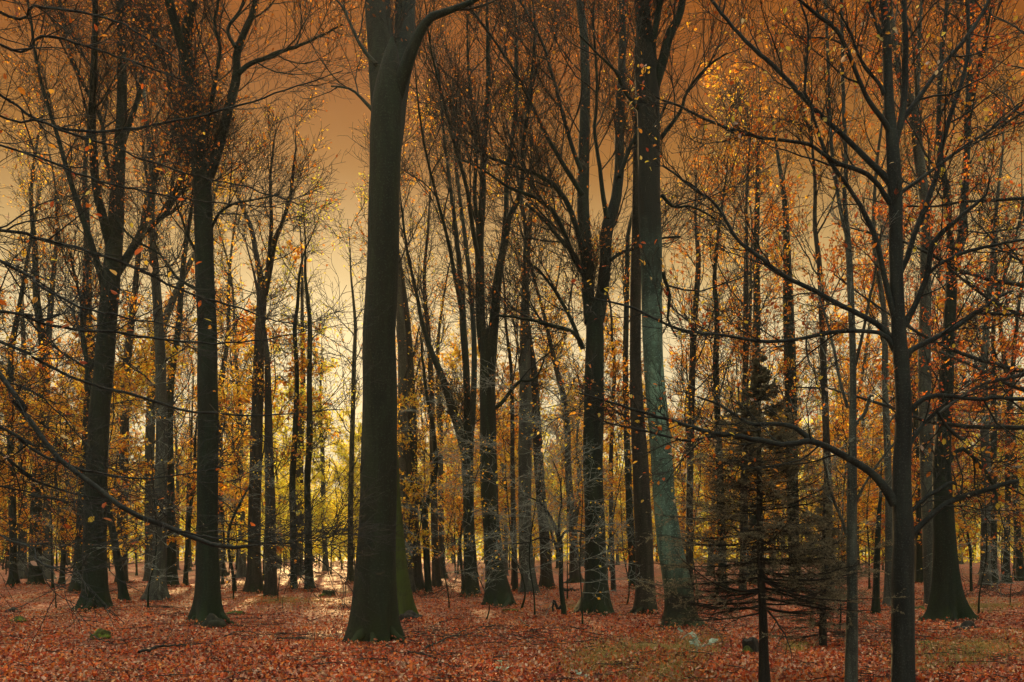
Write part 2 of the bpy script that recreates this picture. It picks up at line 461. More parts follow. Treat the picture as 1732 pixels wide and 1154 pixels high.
def build_tree(seed, label, Y, trunk, limbs=(), bark='dark', leaf='orange', H=None, group=None, cfg=None, name='beech_tree', cat='tree',
               limb_bark=None, root=None, sides=14, flare=.35):
    """trunk, limbs: lists of (x, y, width) picture points seen at the tree's distance Y; everything is turned into real sizes first"""
    rng = np.random.default_rng(seed)
    c = dict(n1=10, L1=3.6, a1=(25, 50), t1=(.45, 1), up1=.16, n2=6, L2=1.7, n3=6, L3=.75, up2=.10, nl=.8, ls=.085, rmin=None, lt1=(.15, 1), flat=0., shape='diamond', sweep=(-.5, .5), wig=.13, n4=0)
    c.update(cfg or {})
    rmin = c['rmin'] or max(.0026, .00028 * Y)
    P = [np.r_[px(x, y, Y), wd * Y / F / 2] for x, y, wd in trunk]
    if H:                                                   # grow on above what was traced
        p = np.array(P[-1])
        d = nrm(P[-1][:3] - P[-2][:3])
        z0, r0 = p[2], p[3]
        nseg = 5
        for j in range(1, nseg + 1):
            d = nrm(d + np.r_[rng.normal(size=2) * .10, .12])
            p = np.r_[p[:3] + d * (H - z0) / nseg, r0 * (1 - .9 * j / nseg)]
            P.append(p)
    P = np.array(P)
    base = np.array([P[0, 0], Y, float(ground_z(P[0, 0], Y)) - .02])
    if P[0, 2] > base[2]:
        P[0, 2] = base[2] - .05
    else:
        P[0, 2] -= .06
    # depth lean: real trunks wander towards and away from the viewer
    hgt = np.maximum(P[:, 2] - base[2], 0)
    P[:, 1] += np.sin(hgt * .25 + rng.uniform(0, 6)) * .02 * hgt * (hgt > .5)
    P[:, :3] -= base
    root = root or thing(name, label, cat, tuple(base), group)
    S = spline(P, max(30, int(3.0 * len(P)) + 20), 1.6)
    S[:, 3] = np.maximum(S[:, 3], rmin)
    tb = [tubes(S[None, :, :3], S[None, :, 3], sides, trunk_mod(rng, 0, flare))]
    rb = float(np.interp(.25, S[:, 2], S[:, 3]))
    if rb > .14 and flare > .2:                             # surface roots running into the leaves
        nr = rng.integers(6, 10)
        az = np.arange(nr) * 2 * np.pi / nr + rng.uniform(-.35, .35, nr) + rng.uniform(0, 6)
        t = np.linspace(0, 1, 9)
        ln = rb * rng.uniform(1.1, 2.3, nr)
        rr = rb * .35 + t[None] * ln[:, None]
        a2 = az[:, None] + rng.normal(size=(nr, 1)) * .5 * t[None] ** 2
        zz = rb * rng.uniform(.7, 1.3, nr)[:, None] * (1 - t[None]) ** 2.2 - .05 * t[None] ** 2 - .02
        RP = np.stack([np.cos(a2) * rr, np.sin(a2) * rr, zz], -1)
        RP[:, :, 0] += S[0, 0]
        RR = rb * rng.uniform(.20, .36, nr)[:, None] * (1 - .72 * t[None]) * (1 + .12 * np.sin(t[None] * 17 + az[:, None]))
        tb.append(tubes(RP, RR, 9))
    mk('trunk', tb, BARK[bark], root)
    if rb > .1 and Y < 42:
        BASES.append((base[0], base[1], rb))
    stems = [(spline(S, 16), c['n1'], c['t1'])]
    for lm in limbs:
        ext = 0
        if isinstance(lm, dict):
            ext, lm = lm.get('ext', 0), lm['p']
        sl = rng.uniform(*c['sweep'])
        pts, d0 = [], None
        # the limb leaves the trunk at the trunk's depth, then swings nearer or farther
        st = np.array([(lm[0][0] - HX) / F * Y, CH + (HY - lm[0][1]) / F * Y])
        dep0 = np.interp(st[1] - base[2], S[:, 2], S[:, 1]) + Y
        for x, y, wd in lm:
            q = np.array([(x - HX) / F * Y, CH + (HY - y) / F * Y])
            D = dep0 + sl * np.linalg.norm(q - st)
            pts.append(np.r_[px(x, y, D) - base, wd * D / F / 2])
        if ext:
            d = nrm(pts[-1][:3] - pts[-2][:3])
            p, r0 = pts[-1], pts[-1][3]
            for j in range(1, 4):
                d = nrm(d + rng.normal(size=3) * .12 + np.array([0, 0, .12]))
                p = np.r_[p[:3] + d * ext / 3, r0 * (1 - .28 * j)]
                pts.append(p)
        Q = spline(np.array(pts), max(14, 3 * len(pts)))
        Q[:, :3] += rng.normal(size=(len(Q), 3)) * (np.minimum(Q[:, 3:4] * .28, .012)) * np.linspace(0, 1, len(Q))[:, None]
        Q[:, 3] = np.maximum(Q[:, 3], rmin)
        mk('limb', [tubes(Q[None, :, :3], Q[None, :, 3], 9)], BARK[limb_bark or bark], root)
        ln = np.linalg.norm(Q[-1, :3] - Q[0, :3])
        stems.append((spline(Q, 16), max(3, int(c['n1'] * min(1.2, ln / 5 + .3))), c['lt1']))
    batches, lf = [], []
    for Q, n1, tr in stems:
        if n1 == 0:
            continue
        A, Ra = spawn(rng, Q[None, :, :3], Q[None, :, 3], n1, c['L1'], tr, c['a1'], 8, c['up1'], c['wig'], .55, rmin * 1.3, .011, c['flat'])
        B, Rb = spawn(rng, A, Ra, c['n2'], c['L2'], (.2, 1), (25, 50), 6, c['up2'], c['wig'], .6, rmin, .010, c['flat'])
        C3, Rc = spawn(rng, np.concatenate([B, spline_rows(A, 6)]), np.concatenate([Rb, spline_rows(Ra, 6)]), c['n3'], c['L3'], (.15, 1), (25, 60), 4, c['up2'] * .7, c['wig'] * 1.3, .6, rmin * .8, .008, c['flat'])
        batches += [tubes(A, Ra, 5), tubes(B, Rb, 4), tubes(C3, Rc, 3)]
        tw = C3
        if c['n4']:
            D4, Rd = spawn(rng, C3, Rc, c['n4'], c['L3'] * .45, (.2, 1), (30, 60), 3, .03, .15, .7, rmin * .75, .008, c['flat'])
            batches.append(tubes(D4, Rd, 3))
            tw = D4
        if c['nl']:
            lf += leaf_batches(rng, tw, c['nl'], c['ls'], c['shape'], clump=(1.2 if Y < 12 else 3.2))
    if batches:
        mk('crown', batches, BARK[c.get('twig', 'twig')], root)
    if lf:
        mk('foliage', lf, LEAF[leaf], root, smooth=False)
    return root


def spline_rows(A, k):
    n = len(A)
    t = np.linspace(0, 1, k)[None].repeat(n, 0)
    return lerp_rows(A, t)


def copy_tree(root, loc, rz, sc, label, group, leaf=None):
    r = root.copy()
    COL.objects.link(r)
    r.location = loc
    r.rotation_euler = (0, 0, rz)
    r.scale = (sc, sc, sc)
    r['label'] = label
    r['group'] = group
    for ch in root.children:
        c = ch.copy()
        COL.objects.link(c)
        c.parent = r
        if leaf and ch.name.startswith('foliage'):
            c.material_slots[0].link = 'OBJECT'
            c.material_slots[0].material = LEAF[leaf]
    return r

# ------------------------------------------------------------------ ground
def build_ground():
    xs = np.linspace(-1, 1, 181)
    xs = np.sign(xs) * np.abs(xs) ** 1.5 * 125
    ys = np.concatenate([np.linspace(-14, 4, 8)[:-1], 4 + (np.linspace(0, 1, 200) ** 1.8) * 190])
    X, Yy = np.meshgrid(xs, ys)
    Z = ground_z(X, Yy)
    v = np.stack([X, Yy, Z], -1).reshape(-1, 3)
    ix = np.arange(v.shape[0]).reshape(X.shape)
    f = np.stack([ix[:-1, :-1], ix[:-1, 1:], ix[1:, 1:], ix[1:, :-1]], -1).reshape(-1, 4)
    g = mk('ground', [(v, f, None)], ground_mat())
    g['kind'] = 'structure'


build_ground()

# ------------------------------------------------------------------ traced trees
ASC = dict(n1=15, L1=4.2, a1=(18, 40), t1=(.42, .98), up1=.10, n2=7, L2=2.0, n3=7, L3=.95, up2=.08, nl=.55, wig=.17)

# the thick beech in the middle
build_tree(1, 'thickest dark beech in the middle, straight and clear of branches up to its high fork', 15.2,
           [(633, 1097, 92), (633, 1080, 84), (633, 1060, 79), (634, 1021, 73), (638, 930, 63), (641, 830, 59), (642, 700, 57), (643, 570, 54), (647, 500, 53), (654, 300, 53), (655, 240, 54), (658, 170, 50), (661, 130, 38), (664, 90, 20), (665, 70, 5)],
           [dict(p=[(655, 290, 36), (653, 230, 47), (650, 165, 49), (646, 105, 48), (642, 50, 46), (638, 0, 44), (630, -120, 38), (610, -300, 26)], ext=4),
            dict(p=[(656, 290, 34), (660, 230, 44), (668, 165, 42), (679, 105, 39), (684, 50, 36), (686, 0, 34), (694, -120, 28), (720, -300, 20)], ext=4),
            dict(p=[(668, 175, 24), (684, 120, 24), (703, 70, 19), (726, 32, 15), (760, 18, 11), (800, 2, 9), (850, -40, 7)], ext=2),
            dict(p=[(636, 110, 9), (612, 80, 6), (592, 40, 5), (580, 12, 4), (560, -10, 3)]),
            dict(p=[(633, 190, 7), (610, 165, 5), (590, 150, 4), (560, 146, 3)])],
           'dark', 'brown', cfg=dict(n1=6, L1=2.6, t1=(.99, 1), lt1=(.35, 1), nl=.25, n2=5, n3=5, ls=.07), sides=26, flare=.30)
# mossy beech tucked in behind it
build_tree(2, 'moss covered beech half hidden just behind the thickest middle beech', 20.0,
           [(677, 1054, 66), (676, 1030, 50), (672, 980, 40), (668, 930, 34), (664, 850, 28), (660, 760, 26), (655, 640, 24), (655, 400, 22), (654, 200, 22)],
           [], 'mossy', 'orange', H=17, cfg=dict(n1=6, t1=(.85, 1), nl=.4), sides=16, flare=.4)
# the twin stemmed beech on the left
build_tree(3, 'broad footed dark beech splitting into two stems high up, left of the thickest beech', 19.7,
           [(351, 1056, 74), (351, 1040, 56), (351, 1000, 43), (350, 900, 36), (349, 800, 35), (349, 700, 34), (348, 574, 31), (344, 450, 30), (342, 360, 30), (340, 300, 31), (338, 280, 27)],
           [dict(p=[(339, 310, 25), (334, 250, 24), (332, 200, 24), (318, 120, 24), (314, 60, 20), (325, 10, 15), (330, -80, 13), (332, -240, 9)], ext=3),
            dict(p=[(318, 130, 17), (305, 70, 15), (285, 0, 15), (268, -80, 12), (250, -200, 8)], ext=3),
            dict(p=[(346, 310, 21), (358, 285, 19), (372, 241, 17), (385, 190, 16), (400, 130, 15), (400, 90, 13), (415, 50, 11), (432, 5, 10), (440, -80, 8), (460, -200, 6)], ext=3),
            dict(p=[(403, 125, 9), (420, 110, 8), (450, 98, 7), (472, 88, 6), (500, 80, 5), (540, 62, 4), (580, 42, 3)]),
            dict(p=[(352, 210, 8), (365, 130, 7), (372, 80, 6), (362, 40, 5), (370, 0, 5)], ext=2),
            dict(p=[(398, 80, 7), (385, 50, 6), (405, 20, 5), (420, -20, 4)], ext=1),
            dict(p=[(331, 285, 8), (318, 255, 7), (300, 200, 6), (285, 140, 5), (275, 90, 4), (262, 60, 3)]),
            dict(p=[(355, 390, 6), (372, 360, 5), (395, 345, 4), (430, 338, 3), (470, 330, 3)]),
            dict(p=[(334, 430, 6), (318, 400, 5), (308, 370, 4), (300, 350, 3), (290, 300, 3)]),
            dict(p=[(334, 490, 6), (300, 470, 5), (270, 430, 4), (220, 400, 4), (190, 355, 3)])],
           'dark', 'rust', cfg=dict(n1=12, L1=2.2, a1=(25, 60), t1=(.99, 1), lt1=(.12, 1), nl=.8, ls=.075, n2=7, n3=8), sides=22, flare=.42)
# many stemmed dark beech at the left
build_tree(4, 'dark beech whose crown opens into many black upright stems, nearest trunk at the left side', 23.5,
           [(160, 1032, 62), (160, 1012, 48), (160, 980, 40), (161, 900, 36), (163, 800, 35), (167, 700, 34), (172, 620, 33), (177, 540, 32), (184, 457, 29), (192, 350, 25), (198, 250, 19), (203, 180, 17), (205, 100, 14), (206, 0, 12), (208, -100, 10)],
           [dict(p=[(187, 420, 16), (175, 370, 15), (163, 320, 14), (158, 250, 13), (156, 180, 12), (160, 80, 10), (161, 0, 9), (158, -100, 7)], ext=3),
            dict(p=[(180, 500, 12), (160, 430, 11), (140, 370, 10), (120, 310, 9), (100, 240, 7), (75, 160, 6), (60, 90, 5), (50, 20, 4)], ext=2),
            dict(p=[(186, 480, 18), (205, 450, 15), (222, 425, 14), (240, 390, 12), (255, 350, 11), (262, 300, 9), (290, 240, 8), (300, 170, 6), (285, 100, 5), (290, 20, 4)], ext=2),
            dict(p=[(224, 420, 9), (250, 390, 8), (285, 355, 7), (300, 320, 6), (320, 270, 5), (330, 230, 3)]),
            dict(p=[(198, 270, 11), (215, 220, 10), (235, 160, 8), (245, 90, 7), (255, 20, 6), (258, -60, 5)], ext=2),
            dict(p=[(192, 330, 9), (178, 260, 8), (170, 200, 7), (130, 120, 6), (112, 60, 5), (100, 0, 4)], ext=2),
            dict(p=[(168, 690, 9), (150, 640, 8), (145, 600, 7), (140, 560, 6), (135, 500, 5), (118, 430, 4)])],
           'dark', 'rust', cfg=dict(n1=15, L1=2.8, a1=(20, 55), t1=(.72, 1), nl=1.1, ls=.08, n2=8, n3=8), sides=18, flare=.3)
# teal barked beech
build_tree(5, 'tall beech with pale blue-green lichen covered bark, standing behind the spruce', 17.4,
           [(1152, 1072, 78), (1151, 1050, 60), (1148, 1010, 50), (1141, 970, 45), (1131, 920, 41), (1124, 850, 37), (1119, 780, 36), (1112, 700, 35), (1105, 600, 34), (1103, 500, 36), (1101, 400, 38), (1099, 300, 38), (1099, 200, 38), (1097, 120, 40), (1094, 70, 36)],
           [dict(p=[(1094, 110, 34), (1090, 50, 28), (1086, 0, 25), (1080, -120, 20), (1085, -300, 14)], ext=3),
            dict(p=[(1106, 150, 20), (1122, 100, 17), (1132, 60, 16), (1148, 30, 14), (1154, 0, 12), (1175, -80, 9)], ext=3),
            dict(p=[(1110, 140, 13), (1104, 80, 12), (1112, 30, 11), (1120, -30, 9)], ext=3),
            dict(p=[(1084, 190, 8), (1060, 160, 6), (1040, 120, 5), (1015, 95, 4), (980, 60, 3)]),
            dict(p=[(1117, 235, 8), (1150, 190, 6), (1165, 150, 5), (1200, 110, 4), (1230, 90, 3)]),
            dict(p=[(1120, 460, 7), (1132, 500, 6), (1130, 540, 4), (1145, 570, 3)]),
            dict(p=[(1119, 330, 7), (1140, 350, 5), (1170, 350, 4), (1210, 370, 3)])],
           'teal', 'russet', limb_bark='dark', cfg=dict(n1=10, L1=2.4, t1=(.99, 1), lt1=(.15, 1), nl=.5, ls=.07, n2=7, n3=7), sides=22, flare=.35)
# the lichen specked twin stemmed beech right of centre
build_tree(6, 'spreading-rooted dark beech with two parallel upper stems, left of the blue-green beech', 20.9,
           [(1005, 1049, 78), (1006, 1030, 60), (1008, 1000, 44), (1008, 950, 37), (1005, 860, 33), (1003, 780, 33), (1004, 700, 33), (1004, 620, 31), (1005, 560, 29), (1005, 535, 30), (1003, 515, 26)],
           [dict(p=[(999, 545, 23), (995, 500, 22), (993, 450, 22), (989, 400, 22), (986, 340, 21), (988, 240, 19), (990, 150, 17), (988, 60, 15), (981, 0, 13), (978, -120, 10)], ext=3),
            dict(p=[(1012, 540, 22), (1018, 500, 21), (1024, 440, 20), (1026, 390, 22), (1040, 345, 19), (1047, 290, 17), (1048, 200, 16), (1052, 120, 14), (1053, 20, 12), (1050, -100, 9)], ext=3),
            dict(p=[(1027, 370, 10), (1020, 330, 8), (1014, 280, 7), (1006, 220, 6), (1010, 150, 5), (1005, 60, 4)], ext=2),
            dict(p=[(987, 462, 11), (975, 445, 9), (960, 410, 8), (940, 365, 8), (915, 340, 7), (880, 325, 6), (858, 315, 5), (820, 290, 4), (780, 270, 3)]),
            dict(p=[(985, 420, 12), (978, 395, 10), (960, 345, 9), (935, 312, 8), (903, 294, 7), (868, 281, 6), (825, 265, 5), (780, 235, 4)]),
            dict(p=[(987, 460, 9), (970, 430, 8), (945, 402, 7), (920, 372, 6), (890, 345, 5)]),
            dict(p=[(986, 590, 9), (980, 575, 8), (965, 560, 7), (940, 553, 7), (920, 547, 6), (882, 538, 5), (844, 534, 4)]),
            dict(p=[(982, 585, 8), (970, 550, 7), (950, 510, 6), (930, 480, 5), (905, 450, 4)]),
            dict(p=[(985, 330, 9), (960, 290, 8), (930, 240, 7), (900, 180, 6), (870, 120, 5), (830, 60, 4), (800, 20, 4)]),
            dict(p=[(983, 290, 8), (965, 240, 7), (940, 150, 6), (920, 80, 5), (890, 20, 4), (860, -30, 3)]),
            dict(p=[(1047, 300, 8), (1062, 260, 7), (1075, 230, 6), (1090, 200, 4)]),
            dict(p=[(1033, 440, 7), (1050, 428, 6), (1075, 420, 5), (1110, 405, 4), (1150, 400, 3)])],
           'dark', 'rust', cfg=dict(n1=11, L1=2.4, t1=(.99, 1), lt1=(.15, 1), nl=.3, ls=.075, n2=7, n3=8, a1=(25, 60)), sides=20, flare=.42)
# big footed forked beech, centre
build_tree(7, 'flaky footed dark beech with swollen base, between the thickest and the spreading-rooted beech', 26.7,
           [(842, 1024, 60), (842, 1000, 46), (838, 960, 33), (830, 880, 28), (827, 820, 30), (825, 700, 28), (826, 620, 28), (827, 580, 31), (826, 560, 27)],
           [dict(p=[(818, 595, 17), (813, 540, 17), (812, 470, 16), (811, 408, 15), (816, 339, 12), (819, 235, 10), (826, 140, 8), (824, 40, 6)], ext=2),
            dict(p=[(831, 590, 19), (837, 529, 17), (842, 470, 15), (854, 408, 12), (862, 366, 10), (882, 321, 8), (885, 250, 7), (896, 160, 6), (905, 60, 4)], ext=2),
            dict(p=[(848, 440, 10), (856, 360, 9), (857, 300, 8), (868, 220, 7), (874, 130, 6), (872, 30, 4)], ext=2),
            dict(p=[(812, 450, 9), (800, 390, 8), (790, 320, 7), (770, 250, 6), (752, 180, 5), (735, 110, 4)], ext=2),
            dict(p=[(811, 400, 8), (803, 330, 7), (806, 240, 6), (795, 150, 5), (790, 60, 4)], ext=2),
            dict(p=[(838, 690, 8), (850, 680, 7), (865, 660, 6), (880, 645, 5), (905, 640, 4), (920, 612, 3)])],
           'dark', 'rust', cfg=dict(ASC, n1=9, L1=3.4, t1=(.99, 1), lt1=(.2, 1)), sides=18, flare=.30)
# right foreground beech
NEARL = [
    dict(p=[(1514, 852, 20), (1498, 828, 15), (1474, 800, 13), (1433, 774, 12), (1400, 757, 11), (1373, 746, 11), (1345, 750, 10), (1318, 752, 9), (1270, 742, 9), (1227, 735, 8), (1190, 729, 7), (1139, 712, 6), (1087, 698, 5), (1021, 677, 4), (980, 665, 3)]),
    dict(p=[(1376, 748, 11), (1364, 738, 10), (1350, 727, 9), (1336, 720, 8), (1305, 717, 7), (1270, 717, 6), (1243, 702, 5), (1215, 684, 4), (1180, 672, 3)]),
    dict(p=[(1240, 738, 6), (1208, 738, 5), (1166, 746, 5), (1139, 741, 4), (1087, 728, 4), (1035, 717, 3), (1000, 702, 3)]),
    dict(p=[(1522, 604, 16), (1510, 586, 12), (1495, 558, 10), (1471, 541, 9), (1436, 523, 9), (1412, 511, 8), (1374, 490, 8), (1332, 470, 7), (1288, 438, 7), (1243, 400, 6), (1212, 347, 5), (1177, 322, 5), (1152, 302, 4), (1120, 280, 3)]),
    dict(p=[(1520, 596, 12), (1498, 569, 8), (1480, 562, 7), (1436, 560, 7), (1400, 564, 7), (1347, 574, 6), (1291, 578, 6), (1222, 567, 5), (1166, 561, 5), (1121, 546, 4), (1069, 521, 4), (1000, 504, 3)]),
    dict(p=[(1521, 572, 15), (1516, 552, 11), (1505, 506, 10), (1495, 464, 9), (1485, 419, 9), (1474, 385, 9), (1446, 333, 7), (1419, 295, 7), (1398, 263, 6), (1381, 215, 5), (1370, 173, 5), (1361, 152, 5), (1367, 55, 4), (1352, 0, 3)], ext=1),
    dict(p=[(1512, 318, 18), (1498, 300, 12), (1471, 274, 10), (1436, 239, 9), (1384, 191, 8), (1353, 159, 8), (1323, 126, 7), (1290, 95, 7), (1252, 60, 6), (1207, 5, 5), (1180, -40, 4)], ext=1),
    dict(p=[(1512, 350, 14), (1498, 333, 9), (1485, 312, 8), (1460, 291, 8), (1419, 277, 7), (1391, 260, 6), (1363, 243, 6), (1278, 231, 5), (1202, 206, 5), (1152, 181, 4), (1110, 165, 3)]),
    dict(p=[(1510, 232, 13), (1495, 205, 9), (1471, 173, 8), (1453, 135, 7), (1432, 83, 7), (1412, 49, 7), (1377, 21, 6), (1353, 0, 5), (1320, -40, 4)], ext=1),
    dict(p=[(1534, 910, 16), (1552, 894, 11), (1566, 880, 10), (1579, 869, 9), (1604, 850, 10), (1655, 833, 9), (1700, 818, 8), (1740, 809, 7), (1800, 790, 5)], ext=.6),
    dict(p=[(1530, 876, 10), (1545, 861, 7), (1569, 840, 7), (1594, 825, 7), (1606, 816, 6), (1616, 818, 5)]),
    dict(p=[(1534, 700, 13), (1546, 688, 10), (1561, 676, 8), (1588, 669, 8), (1634, 674, 7), (1668, 676, 7), (1682, 672, 7), (1740, 676, 7), (1800, 665, 5)], ext=.8),
    dict(p=[(1534, 760, 9), (1544, 744, 7), (1562, 718, 6), (1582, 698, 6), (1601, 681, 5)]),
    dict(p=[(1585, 696, 5), (1598, 716, 5), (1612, 733, 5), (1628, 744, 4), (1636, 738, 3)]),
    dict(p=[(1530, 604, 14), (1542, 592, 10), (1575, 575, 9), (1620, 551, 9), (1640, 536, 9), (1654, 527, 8), (1675, 512, 6), (1692, 501, 5), (1715, 492, 4)]),
    dict(p=[(1650, 528, 6), (1680, 531, 6), (1735, 531, 5), (1790, 520, 4)], ext=.5),
    dict(p=[(1530, 552, 14), (1537, 536, 11), (1554, 503, 10), (1568, 464, 10), (1575, 419, 9), (1588, 400, 9), (1615, 374, 7), (1647, 348, 6), (1668, 329, 4), (1674, 300, 3)]),
    dict(p=[(1514, 486, 14), (1521, 464, 10), (1533, 440, 10), (1547, 395, 9), (1561, 360, 10), (1582, 302, 9), (1595, 243, 8), (1609, 191, 8), (1627, 139, 7), (1637, 87, 7), (1637, 28, 6), (1630, -40, 5)], ext=1.5),
    dict(p=[(1508, 266, 13), (1516, 240, 10), (1526, 205, 9), (1554, 166, 8), (1588, 118, 7), (1630, 69, 7), (1665, 17, 6), (1690, -40, 5)], ext=1),
    dict(p=[(1512, 342, 11), (1524, 326, 7), (1554, 305, 6), (1595, 274, 6), (1644, 239, 5), (1696, 205, 5), (1740, 162, 4), (1790, 120, 3)]),
    dict(p=[(1566, 468, 7), (1584, 450, 6), (1609, 437, 6), (1644, 423, 6), (1690, 413, 5), (1740, 404, 4), (1800, 390, 3)]),
    dict(p=[(1509, 262, 14), (1519, 225, 11), (1528, 180, 11), (1532, 100, 10), (1530, 20, 9), (1528, -80, 7)], ext=2),
    dict(p=[(1496, 160, 9), (1486, 140, 6), (1460, 110, 5), (1440, 60, 4), (1420, 20, 3)]),
    dict(p=[(1490, 60, 8), (1478, 30, 6), (1470, 0, 5), (1460, -40, 4)], ext=1),
]
build_tree(8, 'smooth dark beech in the right foreground with long arching limbs on both sides', 9.0,
           [(1528, 1215, 48), (1528, 1150, 40), (1528, 1000, 37), (1530, 900, 35), (1529, 870, 33), (1528, 800, 31), (1531, 700, 27), (1527, 620, 26), (1524, 590, 25), (1521, 550, 23), (1516, 450, 22), (1514, 350, 22), (1511, 300, 23), (1508, 250, 20), (1502, 190, 16), (1498, 130, 15), (1494, 50, 13), (1488, 0, 12), (1482, -150, 9), (1490, -320, 5)],
           NEARL, 'slate', 'mixed', cfg=dict(n1=18, L1=1.0, a1=(28, 60), t1=(.85, 1), lt1=(.15, 1), up1=.06, n2=7, L2=.5, n3=4, L3=.22, up2=.03, nl=.28, ls=.055, rmin=.0034, sweep=(-.28, .28), flat=.2, shape='ovate', wig=.16), sides=22, flare=.15)
# thin pale trunk next to it
build_tree(9, 'slender pale grey sapling trunk standing just left of the right foreground beech', 9.6,
           [(1439, 1195, 27), (1439, 1150, 22), (1440, 1080, 21), (1441, 1000, 18), (1440, 900, 18), (1440, 800, 16), (1441, 740, 13), (1442, 620, 11), (1439, 500, 11), (1436, 420, 10), (1433, 385, 10)],
           [dict(p=[(1433, 395, 9), (1428, 330, 7), (1431, 277, 7), (1427, 190, 6), (1425, 104, 6), (1424, 0, 5), (1423, -120, 4)], ext=1.5),
            dict(p=[(1433, 400, 8), (1424, 365, 7), (1414, 310, 6), (1406, 243, 6), (1402, 150, 5), (1398, 35, 5), (1396, -80, 4)], ext=1.5),
            dict(p=[(1432, 905, 7), (1424, 880, 5), (1410, 845, 5), (1400, 812, 4), (1393, 772, 3)]),
            dict(p=[(1446, 620, 6), (1460, 560, 5), (1472, 500, 4), (1484, 440, 4), (1492, 380, 3)]),
            dict(p=[(1446, 720, 6), (1462, 700, 6), (1470, 672, 5), (1478, 670, 3)]),
            dict(p=[(1434, 690, 6), (1422, 650, 5), (1410, 590, 5), (1398, 540, 4), (1384, 500, 3)]),
            dict(p=[(1447, 850, 6), (1465, 815, 4), (1495, 770, 4), (1518, 745, 3)])],
           'pale', 'mixed', cfg=dict(n1=5, L1=.6, t1=(.99, 1), lt1=(.2, 1), n2=4, L2=.35, n3=3, L3=.18, nl=.2, ls=.05, twig='twig_pale'), sides=14, flare=.1)
# right, buttressed dark trunk with forked upper stems
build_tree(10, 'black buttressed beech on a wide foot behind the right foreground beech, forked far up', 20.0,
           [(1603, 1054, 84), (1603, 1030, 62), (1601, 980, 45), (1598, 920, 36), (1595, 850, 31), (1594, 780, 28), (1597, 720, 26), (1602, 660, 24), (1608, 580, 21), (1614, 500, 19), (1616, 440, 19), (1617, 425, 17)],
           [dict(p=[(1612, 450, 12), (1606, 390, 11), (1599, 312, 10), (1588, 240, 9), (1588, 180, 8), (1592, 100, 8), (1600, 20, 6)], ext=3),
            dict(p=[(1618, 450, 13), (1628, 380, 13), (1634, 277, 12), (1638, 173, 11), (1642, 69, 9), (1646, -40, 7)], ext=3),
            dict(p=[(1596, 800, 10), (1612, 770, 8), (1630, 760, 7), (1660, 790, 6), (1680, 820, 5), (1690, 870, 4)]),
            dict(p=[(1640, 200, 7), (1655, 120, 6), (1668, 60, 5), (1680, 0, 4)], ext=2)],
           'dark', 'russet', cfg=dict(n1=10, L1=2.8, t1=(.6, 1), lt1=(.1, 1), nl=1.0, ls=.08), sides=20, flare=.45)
build_tree(11, 'grey slightly curved beech stem rising close behind the right foreground beech', 26.0,
           [(1577, 1022, 34), (1576, 1000, 26), (1573, 900, 23), (1571, 800, 22), (1568, 700, 21), (1565, 580, 20), (1565, 470, 19), (1564, 370, 18), (1552, 290, 17), (1540, 210, 15), (1530, 170, 13)],
           [dict(p=[(1556, 310, 12), (1552, 230, 11), (1552, 140, 9), (1556, 40, 7)], ext=3),
            dict(p=[(1532, 180, 11), (1522, 130, 10), (1512, 60, 8), (1505, 0, 7)], ext=3)],
           'grey', 'orange', cfg=dict(n1=9, t1=(.6, 1), nl=.6), sides=14)
# brown trunk beside the teal one
build_tree(12, 'plain brown beech trunk standing close left of the blue-green beech', 22.6,
           [(1092, 1038, 46), (1092, 1020, 36), (1091, 980, 31), (1089, 900, 29), (1084, 800, 28), (1079, 700, 24), (1076, 600, 20), (1077, 480, 19), (1078, 380, 17), (1079, 250, 15)],
           [], 'brown', 'orange', H=19, cfg=dict(n1=9, t1=(.7, 1), nl=.6), sides=16, flare=.35)

